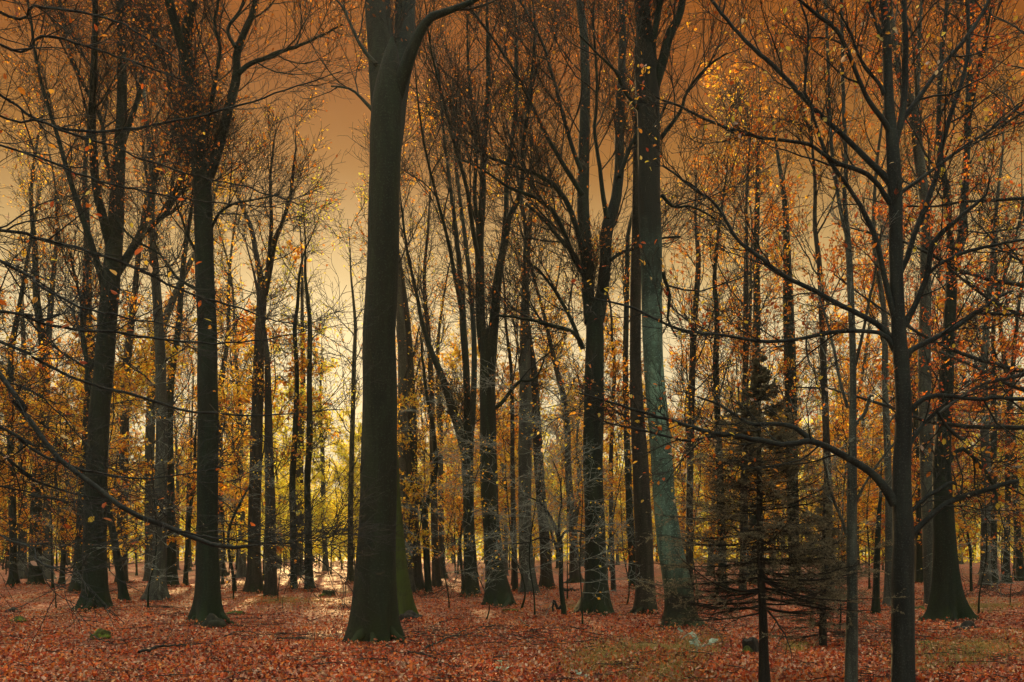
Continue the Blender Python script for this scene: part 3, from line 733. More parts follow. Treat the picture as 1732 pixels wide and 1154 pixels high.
# farther traced trunks: label, distance, trunk points, bark, leaves, height
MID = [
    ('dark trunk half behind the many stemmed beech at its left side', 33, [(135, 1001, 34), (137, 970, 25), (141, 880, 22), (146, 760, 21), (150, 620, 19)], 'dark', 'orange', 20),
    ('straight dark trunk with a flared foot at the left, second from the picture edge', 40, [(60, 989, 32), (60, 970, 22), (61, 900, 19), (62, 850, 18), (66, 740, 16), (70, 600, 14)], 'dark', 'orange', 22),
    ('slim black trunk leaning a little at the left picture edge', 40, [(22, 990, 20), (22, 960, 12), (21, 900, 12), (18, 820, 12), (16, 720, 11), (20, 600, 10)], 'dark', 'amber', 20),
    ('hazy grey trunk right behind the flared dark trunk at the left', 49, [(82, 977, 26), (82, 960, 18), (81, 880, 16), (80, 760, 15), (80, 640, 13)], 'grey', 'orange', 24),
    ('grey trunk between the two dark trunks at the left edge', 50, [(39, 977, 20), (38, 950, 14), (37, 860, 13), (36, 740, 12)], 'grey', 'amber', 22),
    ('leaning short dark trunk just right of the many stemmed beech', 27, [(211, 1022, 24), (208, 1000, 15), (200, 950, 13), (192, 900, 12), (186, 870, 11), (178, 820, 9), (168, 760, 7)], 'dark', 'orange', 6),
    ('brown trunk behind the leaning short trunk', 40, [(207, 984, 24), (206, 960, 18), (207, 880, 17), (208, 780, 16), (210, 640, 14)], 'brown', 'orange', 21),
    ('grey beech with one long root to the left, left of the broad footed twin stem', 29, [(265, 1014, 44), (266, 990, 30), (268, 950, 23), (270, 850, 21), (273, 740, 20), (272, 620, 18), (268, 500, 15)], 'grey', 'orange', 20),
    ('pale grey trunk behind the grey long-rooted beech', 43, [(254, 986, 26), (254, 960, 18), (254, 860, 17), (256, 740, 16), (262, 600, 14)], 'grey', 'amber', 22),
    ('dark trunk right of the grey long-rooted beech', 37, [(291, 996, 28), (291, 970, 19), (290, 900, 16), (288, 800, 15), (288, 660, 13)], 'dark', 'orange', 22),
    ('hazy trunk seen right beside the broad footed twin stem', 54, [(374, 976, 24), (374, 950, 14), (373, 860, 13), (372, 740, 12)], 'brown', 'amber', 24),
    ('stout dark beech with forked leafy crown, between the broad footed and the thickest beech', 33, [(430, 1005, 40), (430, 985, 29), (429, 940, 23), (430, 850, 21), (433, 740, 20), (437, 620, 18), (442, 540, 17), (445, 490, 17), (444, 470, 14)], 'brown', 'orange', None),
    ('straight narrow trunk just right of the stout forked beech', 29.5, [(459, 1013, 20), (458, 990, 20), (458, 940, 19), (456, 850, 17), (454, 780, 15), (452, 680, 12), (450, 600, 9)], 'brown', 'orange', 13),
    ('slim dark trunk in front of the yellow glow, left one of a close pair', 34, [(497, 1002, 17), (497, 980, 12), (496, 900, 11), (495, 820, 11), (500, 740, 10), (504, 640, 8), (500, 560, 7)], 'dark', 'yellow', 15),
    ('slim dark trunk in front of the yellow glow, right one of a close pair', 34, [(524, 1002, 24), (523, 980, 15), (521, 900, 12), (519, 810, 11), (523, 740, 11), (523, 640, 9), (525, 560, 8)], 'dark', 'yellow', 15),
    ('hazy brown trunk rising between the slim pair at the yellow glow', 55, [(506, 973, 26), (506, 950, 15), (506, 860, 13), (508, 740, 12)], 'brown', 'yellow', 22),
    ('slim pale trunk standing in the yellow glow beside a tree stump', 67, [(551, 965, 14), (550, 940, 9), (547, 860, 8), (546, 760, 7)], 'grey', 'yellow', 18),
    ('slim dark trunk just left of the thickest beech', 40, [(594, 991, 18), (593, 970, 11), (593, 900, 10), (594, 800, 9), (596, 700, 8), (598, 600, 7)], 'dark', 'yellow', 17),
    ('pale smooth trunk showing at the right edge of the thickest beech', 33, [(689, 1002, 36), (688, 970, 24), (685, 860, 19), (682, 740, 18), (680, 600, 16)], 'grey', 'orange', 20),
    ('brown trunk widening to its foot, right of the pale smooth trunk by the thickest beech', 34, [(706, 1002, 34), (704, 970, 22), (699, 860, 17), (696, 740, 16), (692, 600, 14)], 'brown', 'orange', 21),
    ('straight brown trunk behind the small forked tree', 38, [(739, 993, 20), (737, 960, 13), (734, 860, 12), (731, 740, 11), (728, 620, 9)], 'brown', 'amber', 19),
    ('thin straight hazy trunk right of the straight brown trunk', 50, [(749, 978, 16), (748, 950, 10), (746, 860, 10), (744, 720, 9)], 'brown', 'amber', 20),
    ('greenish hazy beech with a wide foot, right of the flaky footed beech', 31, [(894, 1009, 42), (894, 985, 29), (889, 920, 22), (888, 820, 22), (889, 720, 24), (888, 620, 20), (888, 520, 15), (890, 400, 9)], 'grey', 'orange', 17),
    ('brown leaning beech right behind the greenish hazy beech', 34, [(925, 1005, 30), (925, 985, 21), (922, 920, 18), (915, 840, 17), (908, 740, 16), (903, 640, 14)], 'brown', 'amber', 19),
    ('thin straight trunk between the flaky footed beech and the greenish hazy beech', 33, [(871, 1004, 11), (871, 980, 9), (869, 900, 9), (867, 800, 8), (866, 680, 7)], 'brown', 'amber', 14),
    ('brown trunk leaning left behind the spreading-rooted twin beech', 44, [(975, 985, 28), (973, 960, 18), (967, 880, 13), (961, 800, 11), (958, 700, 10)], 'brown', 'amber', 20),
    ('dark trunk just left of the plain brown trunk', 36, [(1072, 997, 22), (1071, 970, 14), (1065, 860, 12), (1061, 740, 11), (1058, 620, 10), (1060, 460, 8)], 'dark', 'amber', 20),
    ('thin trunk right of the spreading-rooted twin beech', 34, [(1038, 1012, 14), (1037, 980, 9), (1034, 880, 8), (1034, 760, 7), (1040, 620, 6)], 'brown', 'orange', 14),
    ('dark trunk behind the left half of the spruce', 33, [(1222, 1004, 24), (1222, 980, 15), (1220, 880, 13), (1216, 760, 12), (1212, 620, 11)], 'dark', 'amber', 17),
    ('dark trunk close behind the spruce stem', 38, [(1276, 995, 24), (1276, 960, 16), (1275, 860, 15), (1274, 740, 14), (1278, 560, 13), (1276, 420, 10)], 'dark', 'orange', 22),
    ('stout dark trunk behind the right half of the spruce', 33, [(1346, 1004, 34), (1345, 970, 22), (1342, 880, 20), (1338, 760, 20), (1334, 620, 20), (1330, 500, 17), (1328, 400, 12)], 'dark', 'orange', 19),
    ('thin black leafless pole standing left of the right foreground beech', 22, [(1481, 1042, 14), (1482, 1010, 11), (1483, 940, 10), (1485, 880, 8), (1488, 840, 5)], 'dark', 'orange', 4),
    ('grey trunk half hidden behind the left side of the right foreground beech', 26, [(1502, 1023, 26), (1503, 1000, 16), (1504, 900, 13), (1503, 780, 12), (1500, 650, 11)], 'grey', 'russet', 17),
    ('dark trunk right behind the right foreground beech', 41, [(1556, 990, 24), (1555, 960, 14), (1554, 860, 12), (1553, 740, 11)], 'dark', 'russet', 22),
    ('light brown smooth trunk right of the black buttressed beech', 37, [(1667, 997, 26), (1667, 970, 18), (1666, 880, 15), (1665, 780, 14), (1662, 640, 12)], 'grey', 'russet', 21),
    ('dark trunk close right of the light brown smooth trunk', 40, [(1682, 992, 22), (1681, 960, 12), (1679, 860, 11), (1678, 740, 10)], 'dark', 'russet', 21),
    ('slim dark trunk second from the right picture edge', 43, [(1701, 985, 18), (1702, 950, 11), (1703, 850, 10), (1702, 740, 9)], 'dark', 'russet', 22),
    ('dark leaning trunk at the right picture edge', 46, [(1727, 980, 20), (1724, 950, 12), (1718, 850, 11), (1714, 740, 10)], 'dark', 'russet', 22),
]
FORK = {
    'stout dark beech with': [dict(p=[(444, 500, 11), (439, 460, 10), (433, 430, 9), (425, 387, 8), (412, 355, 6), (402, 335, 4)], ext=.8),
                              dict(p=[(447, 500, 12), (456, 456, 10), (464, 410, 9), (476, 380, 7), (490, 335, 6), (496, 290, 5), (500, 250, 3)], ext=.8),
                              dict(p=[(450, 480, 9), (457, 420, 8), (459, 362, 6), (457, 310, 5), (462, 250, 3)], ext=1)],
}
for i, (lab, Y, pts, bk, lf, H) in enumerate(MID):
    lim = next((v for k, v in FORK.items() if lab.startswith(k)), [])
    n1 = 12 if Y < 45 else 9
    cf = dict(ASC, n1=n1, L1=3.6, t1=(.28, 1), nl=1.9, ls=.10, a1=(22, 52), n2=7, n3=7)
    if H and H < 8:
        cf.update(n1=5, L1=.9, n2=3, n3=3, L2=.5, L3=.3, nl=.3, t1=(.4, 1))
    elif H and H < 16:
        cf.update(n1=10, L1=2.4, n2=5, n3=5, L2=1.2, t1=(.3, 1), a1=(35, 70), up1=.06)
    elif lim:
        cf.update(n1=8, L1=2.2, L2=1.1, n2=5, n3=5, L3=.6, t1=(.55, 1), lt1=(.1, 1), nl=1.0)
    build_tree(100 + i, lab, Y, pts, lim, bk, lf, H, cfg=cf, sides=12)

# forked beech and forked small trees of the middle distance
build_tree(60, 'dark beech forking low into three slanting stems, left neighbour of the flaky footed beech', 30.0,
           [(796, 1012, 44), (796, 990, 28), (794, 920, 20), (792, 840, 18), (791, 780, 20), (789, 748, 26), (788, 735, 22)],
           [dict(p=[(786, 755, 19), (774, 715, 17), (764, 689, 15), (754, 654, 13), (740, 619, 11), (726, 585, 9), (715, 550, 8), (705, 500, 6), (690, 430, 5), (680, 360, 4)], ext=1),
            dict(p=[(788, 752, 12), (790, 689, 12), (788, 619, 12), (783, 550, 12), (780, 480, 10), (772, 400, 8), (762, 320, 6), (750, 220, 5), (742, 120, 4)], ext=1),
            dict(p=[(794, 755, 12), (799, 706, 11), (802, 619, 10), (800, 540, 9), (792, 450, 8), (780, 350, 6), (770, 260, 5), (766, 150, 4)], ext=1),
            dict(p=[(783, 540, 8), (770, 470, 7), (756, 400, 6), (735, 320, 5), (715, 230, 4), (705, 150, 3)], ext=1)],
           'dark', 'rust', cfg=dict(ASC, n1=9, L1=3.2, t1=(.99, 1), lt1=(.3, 1), nl=.3), sides=14)
build_tree(61, 'small dark tree forking into a wide V, right of the thickest beech', 32.5,
           [(725, 1004, 18), (724, 985, 13), (721, 930, 12), (718, 880, 12), (716, 858, 14), (715, 850, 12)],
           [dict(p=[(714, 862, 10), (706, 825, 9), (700, 780, 8), (698, 740, 6), (702, 690, 5)], ext=1),
            dict(p=[(718, 862, 10), (729, 832, 10), (737, 790, 9), (733, 730, 8), (722, 670, 6), (716, 620, 5)], ext=1.5)],
           'dark', 'amber', cfg=dict(n1=7, L1=1.5, t1=(.99, 1), lt1=(.2, 1), n2=5, n3=5, L2=.8, L3=.5, nl=.9, ls=.10, a1=(35, 70)), sides=10)
build_tree(62, 'small Y-shaped black tree between the flared dark trunk and the many stemmed beech', 38.0,
           [(105, 994, 14), (106, 970, 9), (108, 920, 8), (108, 890, 9), (108, 880, 8)],
           [dict(p=[(107, 892, 6), (102, 870, 6), (98, 840, 5), (94, 800, 4), (96, 760, 4)], ext=1.5),
            dict(p=[(109, 892, 6), (112, 860, 6), (113, 810, 5), (111, 760, 4), (113, 700, 3)], ext=1.5)],
           'dark', 'amber', cfg=dict(n1=7, L1=1.6, t1=(.99, 1), lt1=(.2, 1), n2=5, n3=4, L2=.8, L3=.5, nl=1.0, ls=.10, a1=(40, 75)), sides=9)
build_tree(63, 'thin curved black sapling just left of the broad footed twin stem', 39.0,
           [(314, 992, 10), (315, 960, 7), (319, 900, 7), (324, 850, 6), (330, 800, 5), (332, 740, 4)], [],
           'dark', 'amber', H=8, cfg=dict(n1=7, L1=1.5, t1=(.3, 1), n2=5, n3=4, L2=.8, L3=.5, nl=.9, ls=.10, a1=(40, 75)), sides=9)
# bare sapling in front of the twin beech
build_tree(64, 'thin bare sapling with pale crooked twigs in front of the spreading-rooted twin beech', 20.3,
           [(955, 1051, 12), (953, 1030, 9), (949, 990, 8), (949, 950, 7), (948, 920, 7), (944, 905, 7)],
           [[(945, 912, 6), (938, 890, 5), (928, 870, 5), (917, 855, 4), (905, 845, 3), (885, 838, 2)],
            [(947, 915, 5), (955, 900, 4), (968, 898, 4), (985, 900, 3), (1005, 915, 3), (1040, 925, 2)],
            [(951, 960, 5), (942, 930, 4), (932, 900, 4), (925, 880, 3), (918, 840, 2)],
            [(953, 1020, 5), (944, 1030, 5), (937, 1015, 4), (935, 1035, 3)],
            [(946, 905, 4), (945, 880, 3), (950, 850, 3), (946, 810, 2), (935, 780, 2)],
            [(948, 925, 4), (935, 915, 3), (915, 910, 3), (890, 918, 2), (860, 920, 2)]],
           'dark', 'orange', limb_bark='slate', cfg=dict(n1=9, L1=.9, a1=(30, 65), t1=(.99, 1), lt1=(.3, 1), n2=5, L2=.5, n3=4, L3=.25, up1=.03, up2=.02, nl=.06, ls=.05, rmin=.0035, twig='twig_pale', flat=.2), sides=8, flare=.1)

# ------------------------------------------------------------------ the beech whose trunk stands left of the frame
LEFTL = [
    (7.5, [(0, 161, 6), (50, 196, 6), (116, 219, 6), (201, 221, 6), (281, 206, 5), (362, 191, 5), (427, 171, 4), (503, 146, 3), (580, 120, 2)]),
    (7.5, [(0, 196, 5), (55, 202, 5), (126, 228, 5), (194, 249, 4), (243, 270, 4), (295, 287, 4), (347, 301, 3), (420, 318, 3), (520, 350, 2)]),
    (7.0, [(0, 245, 5), (60, 262, 5), (151, 301, 5), (251, 326, 4), (352, 342, 3), (480, 352, 2)]),
    (6.3, [(0, 390, 7), (42, 397, 7), (83, 407, 6), (139, 423, 6), (194, 440, 6), (243, 461, 6), (295, 485, 5), (347, 506, 5), (400, 520, 4), (460, 540, 3), (525, 556, 2)]),
    (6.0, [(0, 443, 7), (52, 471, 7), (87, 495, 6), (139, 520, 5), (208, 537, 4), (290, 553, 3), (380, 580, 2)]),
    (5.6, [(0, 528, 6), (42, 537, 6), (87, 551, 6), (139, 558, 6), (208, 565, 5), (277, 575, 5), (365, 581, 4), (450, 575, 3), (540, 556, 2)]),
    (5.3, [(0, 576, 7), (45, 598, 7), (97, 626, 6), (156, 650, 6), (215, 667, 6), (277, 683, 6), (329, 695, 5), (400, 702, 4), (480, 700, 3), (580, 692, 2)]),
    (4.8, [(0, 635, 9), (21, 674, 9), (55, 716, 9), (80, 754, 9), (111, 789, 9), (156, 820, 9), (208, 858, 9), (260, 882, 9), (312, 903, 9), (347, 917, 8), (400, 926, 7), (424, 924, 5), (440, 922, 3)]),
    (5.0, [(0, 721, 7), (35, 747, 7), (69, 768, 6), (114, 789, 6), (180, 803, 5), (243, 806, 4), (312, 804, 3), (400, 784, 2)]),
    (5.2, [(0, 765, 6), (28, 792, 6), (69, 818, 5), (121, 832, 4), (180, 846, 3), (250, 845, 2)]),
    (5.2, [(0, 823, 4), (52, 837, 4), (110, 848, 3), (180, 850, 2)]),
    (4.6, [(300, 898, 5), (350, 908, 4), (420, 915, 4), (480, 920, 3), (530, 912, 3), (570, 905, 2)]),
    (7.8, [(0, 20, 6), (60, 10, 6), (176, 30, 5), (240, 60, 4), (300, 100, 3)]),
    (8.0, [(0, 75, 6), (70, 60, 5), (150, 80, 5), (240, 110, 4), (320, 140, 3)]),
    (4.4, [(0, 905, 4), (50, 940, 4), (95, 962, 3), (150, 965, 2)]),
    (5.4, [(0, 640, 4), (40, 652, 4), (100, 700, 3), (170, 780, 3), (230, 815, 2)]),
]


def left_beech():
    rng = np.random.default_rng(77)
    bx, by = -5.4, 5.6
    base = np.array([bx, by, 0.])
    root = thing('beech_tree', 'beech standing just outside the left edge, its long leafy branches reaching across the view', 'tree', (bx, by, 0))
    tr = np.array([(0, 0, -.1, .24), (0, 0, .3, .19), (.05, 0, 2, .17), (.0, .1, 5, .13), (.1, .2, 8, .08), (.1, .2, 10, .03)])
    S = spline(tr, 40)
    mk('trunk', [tubes(S[None, :, :3], S[None, :, 3], 16, trunk_mod(rng, 0, .3))], BARK['slate'], root)
    for i, (Y, pts) in enumerate(LEFTL):
        D = np.linspace(0, 1, len(pts)) * rng.uniform(-.5, 1.4) + Y
        Q = np.array([np.r_[px(x, y, d) - base, wd * d / F / 2 * (.8 if i != 7 else 1)] for (x, y, wd), d in zip(pts, D)])
        if pts[0][0] == 0:                                    # joins its trunk outside the frame
            dx = Q[0, 0] - .1
            z = Q[0, 2] + np.clip((Q[0, 2] - Q[2, 2]) / max(.1, Q[2, 0] - Q[0, 0]) * dx * .8, -.35 * dx, 1.9 * dx)
            z = min(max(z, .8), 9.5)
            Q = np.vstack([np.array([np.interp(z, S[:, 2], S[:, 0]), np.interp(z, S[:, 2], S[:, 1]), z, Q[0, 3] * 1.7]), Q])
        Q = spline(Q, 46)
        Q[:, :3] += rng.normal(size=(46, 3)) * .005
        lb = mk('limb', [tubes(Q[None, :, :3], Q[None, :, 3], 8)], BARK['slate'], root)
        up = .04 if Y > 6 else .03
        A, Ra = spawn(rng, Q[None, :, :3], Q[None, :, 3], 24, .85 if Y > 5.4 else .55, (.3, 1), (25, 55), 9, up, .13, .6, .0028, .010, .45, .4)
        B, Rb = spawn(rng, A, Ra, 5, .42, (.2, 1), (25, 55), 6, up * .5, .15, .6, .0022, .009, .4)
        C3, Rc = spawn(rng, B, Rb, 3, .16, (.3, 1), (30, 60), 4, .01, .15, .6, .0018, .009, .4)
        own = C3[(C3[:, 0, 0] + bx) / (C3[:, 0, 1] + by) * F + HX < 400]          # the outer sprays have dropped their leaves
        mk('branchlet', [tubes(A, Ra, 5), tubes(B, Rb, 4), tubes(C3, Rc, 3)], BARK['twig' if Y > 6 else 'slate'], lb)
        if len(own) > 40:
            mk('foliage', leaf_batches(rng, own, .05 if Y > 7.1 else (.12 if i in (2, 3, 4) else .022), .058, 'ovate', (.6, 1), .5), LEAF['mixed' if Y < 7.2 else 'russet'], lb, False)


left_beech()


# ------------------------------------------------------------------ spruces
def spruce(seed, label, Y, pts, ztop, zbot, lmax, nper=9, gap=.20):
    rng = np.random.default_rng(seed)
    P = np.array([np.r_[px(x, y, Y), wd * Y / F / 2] for x, y, wd in pts])
    base = np.array([P[0, 0], Y, 0.])
    P[:, :3] -= base
    P[0, 2] = -.05
    root = thing('spruce_tree', label, 'tree', tuple(base))
    S = spline(P, 30)
    mk('trunk', [tubes(S[None, :, :3], S[None, :, 3], 12)], BARK['spruce'], root)
    A, R, DN = [], [], []
    z = zbot
    while z < ztop - .08:
        u = (z - zbot) / (ztop - zbot)
        L0 = lmax * (1 - u) ** 1.05 * (1 if u > .1 else .9)
        for k in range(nper + rng.integers(-2, 2)):
            az = rng.uniform(0, 6.283)
            L = max(.06, L0 * rng.uniform(.55, 1.15))
            zz = z + rng.normal() * .05
            c0 = np.array([np.interp(zz, S[:, 2], S[:, 0]), np.interp(zz, S[:, 2], S[:, 1]), zz])
            t = np.linspace(0, 1, 9)
            el = rng.normal() * .1 + (.25 * u)
            droop = -.28 * (1 - u)
            h = L * (np.sin(el) * t + droop * t + (.22 + .08 * rng.normal()) * t ** 2 * (1 - .3 * u))
            a2 = az + rng.normal() * .2 * t
            A.append(np.stack([c0[0] + np.cos(a2) * L * t, c0[1] + np.sin(a2) * L * t, c0[2] + h], 1) + rng.normal(size=(9, 3)) * .008 * t[:, None])
            R.append(np.linspace(max(.004, .011 * L), .002, 9))
            DN.append(u)
        z += gap * rng.uniform(.8, 1.25) * (1.0 - .35 * u)
    A, R, DN = np.array(A), np.array(R), np.array(DN)
    B, Rb = spawn(rng, A, R, 20, 1.0, (.18, 1), (35, 60), 5, -.02, .06, .6, .0016, .01, .85, .45)
    sh = np.repeat(np.clip(np.linalg.norm(A[:, -1] - A[:, 0], axis=1) * .46, .05, .42), 20)
    B = B[:, :1] + (B - B[:, :1]) * sh[:, None, None]
    C3, Rc = spawn(rng, B, Rb, 5, 1.0, (.15, 1), (30, 50), 3, -.01, .06, .6, .0013, .01, .8, .4)
    C3 = C3[:, :1] + (C3 - C3[:, :1]) * np.repeat(sh, 5)[:, None, None] * .38
    keepA = rng.random(len(A))
    mk('crown', [tubes(A, R, 5), tubes(B, Rb, 3), tubes(C3, Rc, 3)], BARK['spruce'], root)
    dn = np.repeat(DN, 20)
    ok = rng.random(len(B)) < np.where(dn < .08, .25, .54 - .16 * dn)
    ok &= np.repeat(keepA, 20) > .10
    tw = [(B[ok], 34), (C3[np.repeat(ok, 5)], 13)]
    lf = []
    for T, m in tw:
        n = len(T)
        tt = rng.uniform(.05, 1, (n, m))
        pos = lerp_rows(T, tt).reshape(-1, 3)
        tan = np.repeat(nrm(T[:, -1] - T[:, 0]), m, 0)
        side = nrm(np.cross(tan, rng.normal(size=tan.shape)))
        d = nrm(tan * .75 + side * .8)
        d[:, 2] *= .8
        l = rng.uniform(.016, .030, len(pos))[:, None]
        wv = nrm(np.cross(d, rng.normal(size=d.shape))) * .0036
        v = np.stack([pos - wv, pos + wv, pos + d * l], 1)
        tint = np.repeat(rng.random(len(pos)), 3)
        lf.append((v.reshape(-1, 3), np.arange(len(pos) * 3).reshape(-1, 3), tint))
    mk('foliage', lf, LEAF['needle'], root, False)
    return root


spruce(201, 'young brown-green spruce with open tiers of drooping branches in the right foreground', 10.0,
       [(1294, 1175, 24), (1292, 1120, 18), (1291, 1060, 15), (1287, 960, 13), (1285, 860, 11), (1284, 760, 8), (1284, 680, 5), (1284, 600, 2)], 3.75, 1.0, 1.62, 11, .17)
spruce(202, 'smaller dull brown spruce crowding behind the slender pale sapling trunk', 14.5,
       [(1392, 1096, 14), (1392, 1000, 10), (1393, 920, 7), (1394, 860, 4), (1394, 810, 2)], 2.7, .25, .80, 9, .17)
# ------------------------------------------------------------------ copied background trees
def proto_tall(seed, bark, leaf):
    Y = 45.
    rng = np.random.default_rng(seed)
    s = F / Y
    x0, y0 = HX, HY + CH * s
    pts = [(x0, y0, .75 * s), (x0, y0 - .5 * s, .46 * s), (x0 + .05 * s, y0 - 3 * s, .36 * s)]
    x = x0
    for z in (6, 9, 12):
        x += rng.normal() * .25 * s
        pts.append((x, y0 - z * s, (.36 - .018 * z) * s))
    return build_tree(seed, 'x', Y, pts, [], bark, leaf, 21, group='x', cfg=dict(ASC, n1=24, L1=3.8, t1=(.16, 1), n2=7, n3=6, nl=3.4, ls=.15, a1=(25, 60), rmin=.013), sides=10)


def proto_young(seed, leaf):
    Y = 45.
    rng = np.random.default_rng(seed)
    s = F / Y
    x0, y0 = HX, HY + CH * s
    pts = [(x0, y0, .18 * s), (x0, y0 - .4 * s, .11 * s), (x0 + rng.normal() * .1 * s, y0 - 2 * s, .09 * s), (x0 + rng.normal() * .3 * s, y0 - 4 * s, .06 * s)]
    return build_tree(seed, 'x', Y, pts, [], 'dark', leaf, 11, group='x', name='young_beech', cat='tree',
                      cfg=dict(n1=26, L1=2.4, a1=(50, 85), t1=(.12, 1), up1=.02, n2=7, L2=1.2, n3=6, L3=.55, up2=.0, nl=3.6, ls=.14, flat=.5, rmin=.009), sides=8)


tall = [proto_tall(301 + i, b, l) for i, (b, l) in enumerate([('grey', 'orange'), ('grey', 'amber'), ('brown', 'orange'), ('brown', 'amber'), ('grey', 'orange')])]  # lighter grey bark on most: the fade of distance haze put into trunk colour
young = [proto_young(321 + i, 'amber') for i in range(4)]


def proto_bare(seed):
    Y = 24.
    rng = np.random.default_rng(seed)
    s = F / Y
    x0, y0 = HX, HY + CH * s
    pts = [(x0, y0, .06 * s), (x0 + rng.normal() * .08 * s, y0 - .5 * s, .036 * s), (x0 + rng.normal() * .2 * s, y0 - 1.5 * s, .032 * s), (x0 + rng.normal() * .4 * s, y0 - 3 * s, .022 * s)]
    return build_tree(seed, 'x', Y, pts, [], 'dark', 'amber', 5.5, group='x', name='young_beech', cat='tree',
                      cfg=dict(n1=20, L1=1.7, a1=(55, 90), t1=(.14, 1), up1=.0, n2=7, L2=.8, n3=4, L3=.35, up2=.0, nl=.22, ls=.075, flat=.6, rmin=.0042, twig='twig_pale', wig=.16), sides=8)


bare = [proto_bare(341 + i) for i in range(3)]
# stretches of the view, each named by the traced trees that bound it
ZONES = [(-80, 160, 'left of the many stemmed beech'), (160, 350, 'between the many stemmed and the broad footed beech'),
         (350, 640, 'between the broad footed and the thickest beech'), (640, 835, 'between the thickest and the flaky footed beech'),
         (835, 1005, 'between the flaky footed and the spreading-rooted beech'), (1005, 1290, 'between the spreading-rooted beech and the spruce'),
         (1290, 1530, 'between the spruce and the right foreground beech'), (1530, 1812, 'right of the right foreground beech')]


def zone(x):
    for a, b, s in ZONES:
        if x < b:
            return s
    return ZONES[-1][2]


rng = np.random.default_rng(5)
used_t, used_y = set(), set()
spots = []
for i in range(400):
    x, Y = rng.uniform(-90, 1820), 46 + 62 * rng.random() ** .8
    if 490 < x < 640:
        continue
    X = (x - HX) / F * Y
    if all((X - a) ** 2 + (Y - b) ** 2 > 3.6 ** 2 for a, b, _ in spots):
        spots.append((X, Y, x))
    if len(spots) >= 90:
        break
for i, (X, Y, x) in enumerate(spots):
    k = i % len(tall)
    z = zone(x)
    lab = 'distant straight beech in the haze, ' + z
    grp = 'distant beeches ' + z
    leaf = 'yellow' if 420 < x < 620 else ('russet' if x > 1500 and i % 2 else ('amber' if i % 3 == 0 else 'orange'))
    loc = (X, Y, float(ground_z(X, Y)) - .03)
    rz, sc = rng.uniform(0, 6.28), rng.uniform(.75, 1.15)
    if k not in used_t:
        used_t.add(k)
        r = tall[k]
        r.location, r.rotation_euler, r.scale = loc, (0, 0, rz), (sc, sc, sc)
        r['label'], r['group'] = lab, grp
    else:
        copy_tree(tall[k], loc, rz, sc, lab, grp, leaf)
spots = [((x - HX) / F * Y, Y, x) for x, Y in ((515, 62), (540, 74), (560, 58), (578, 70), (600, 60), (535, 88), (575, 86), (610, 78), (500, 76), (480, 64), (590, 92), (552, 96))]
for i in range(900):
    x, Y = rng.uniform(-60, 1800), 30 + 55 * rng.random() ** .9
    if 470 < x < 640 and Y < 48:
        continue
    X = (x - HX) / F * Y
    if all((X - a) ** 2 + (Y - b) ** 2 > 2.3 ** 2 for a, b, _ in spots):
        spots.append((X, Y, x))
    if len(spots) >= 128:
        break
for i, (X, Y, x) in enumerate(spots):
    k = i % len(young)
    z = zone(x)
    lab = 'slim young beech in autumn leaf, ' + z
    grp = 'young beeches ' + z
    leaf = 'yellow' if 440 < x < 640 or (x > 1560 and Y > 50) else ('orange' if i % 2 else 'amber')
    if x > 1250 and Y < 45:
        leaf = 'russet' if i % 2 else 'orange'
    loc = (X, Y, float(ground_z(X, Y)) - .03)
    rz, sc = rng.uniform(0, 6.28), rng.uniform(.6, 1.2)
    if k not in used_y:
        used_y.add(k)
        r = young[k]
        r.location, r.rotation_euler, r.scale = loc, (0, 0, rz), (sc, sc, sc)
        r['label'], r['group'] = lab, grp
        f = [c for c in r.children if c.name.startswith('foliage')][0]
        f.material_slots[0].link = 'OBJECT'
        f.material_slots[0].material = LEAF[leaf]
    else:
        copy_tree(young[k], loc, rz, sc, lab, grp, leaf)


BARE = [(820, 19.5, 'before the foot of the flaky footed beech'), (985, 18.5, 'before the spreading-rooted beech'), (905, 20.5, 'left of the bare sapling'), (880, 23, 'right of the flaky footed beech'), (470, 26, 'in front of the stout forked beech'), (760, 24, 'left of the flaky footed beech'), (1060, 25, 'left of the blue-green beech'),
        (250, 24, 'right of the many stemmed beech'), (95, 25, 'in front of the flared dark trunk'), (1420, 18, 'behind the slender pale sapling trunk'), (1655, 21, 'right of the black buttressed beech'),
        (1180, 25, 'behind the left half of the spruce'), (1710, 25, 'near the right edge'), (395, 28, 'right of the broad footed beech'), (960, 28, 'behind the bare sapling'), (690, 26, 'close right of the thickest beech')]
for i, (x, Y, where) in enumerate(BARE):
    k = i % len(bare)
    X = (x - HX) / F * Y
    loc = (X, Y, float(ground_z(X, Y)) - .03)
    lab = 'thin young beech with nearly bare level twigs, ' + where
    rz, sc = i * 1.9, .75 + .12 * (i % 4)
    if i < len(bare):
        r = bare[k]
        r.location, r.rotation_euler, r.scale = loc, (0, 0, rz), (sc, sc, sc)
        r['label'], r['group'] = lab, 'nearly bare young beeches'
    else:
        copy_tree(bare[k], loc, rz, sc, lab, 'nearly bare young beeches')


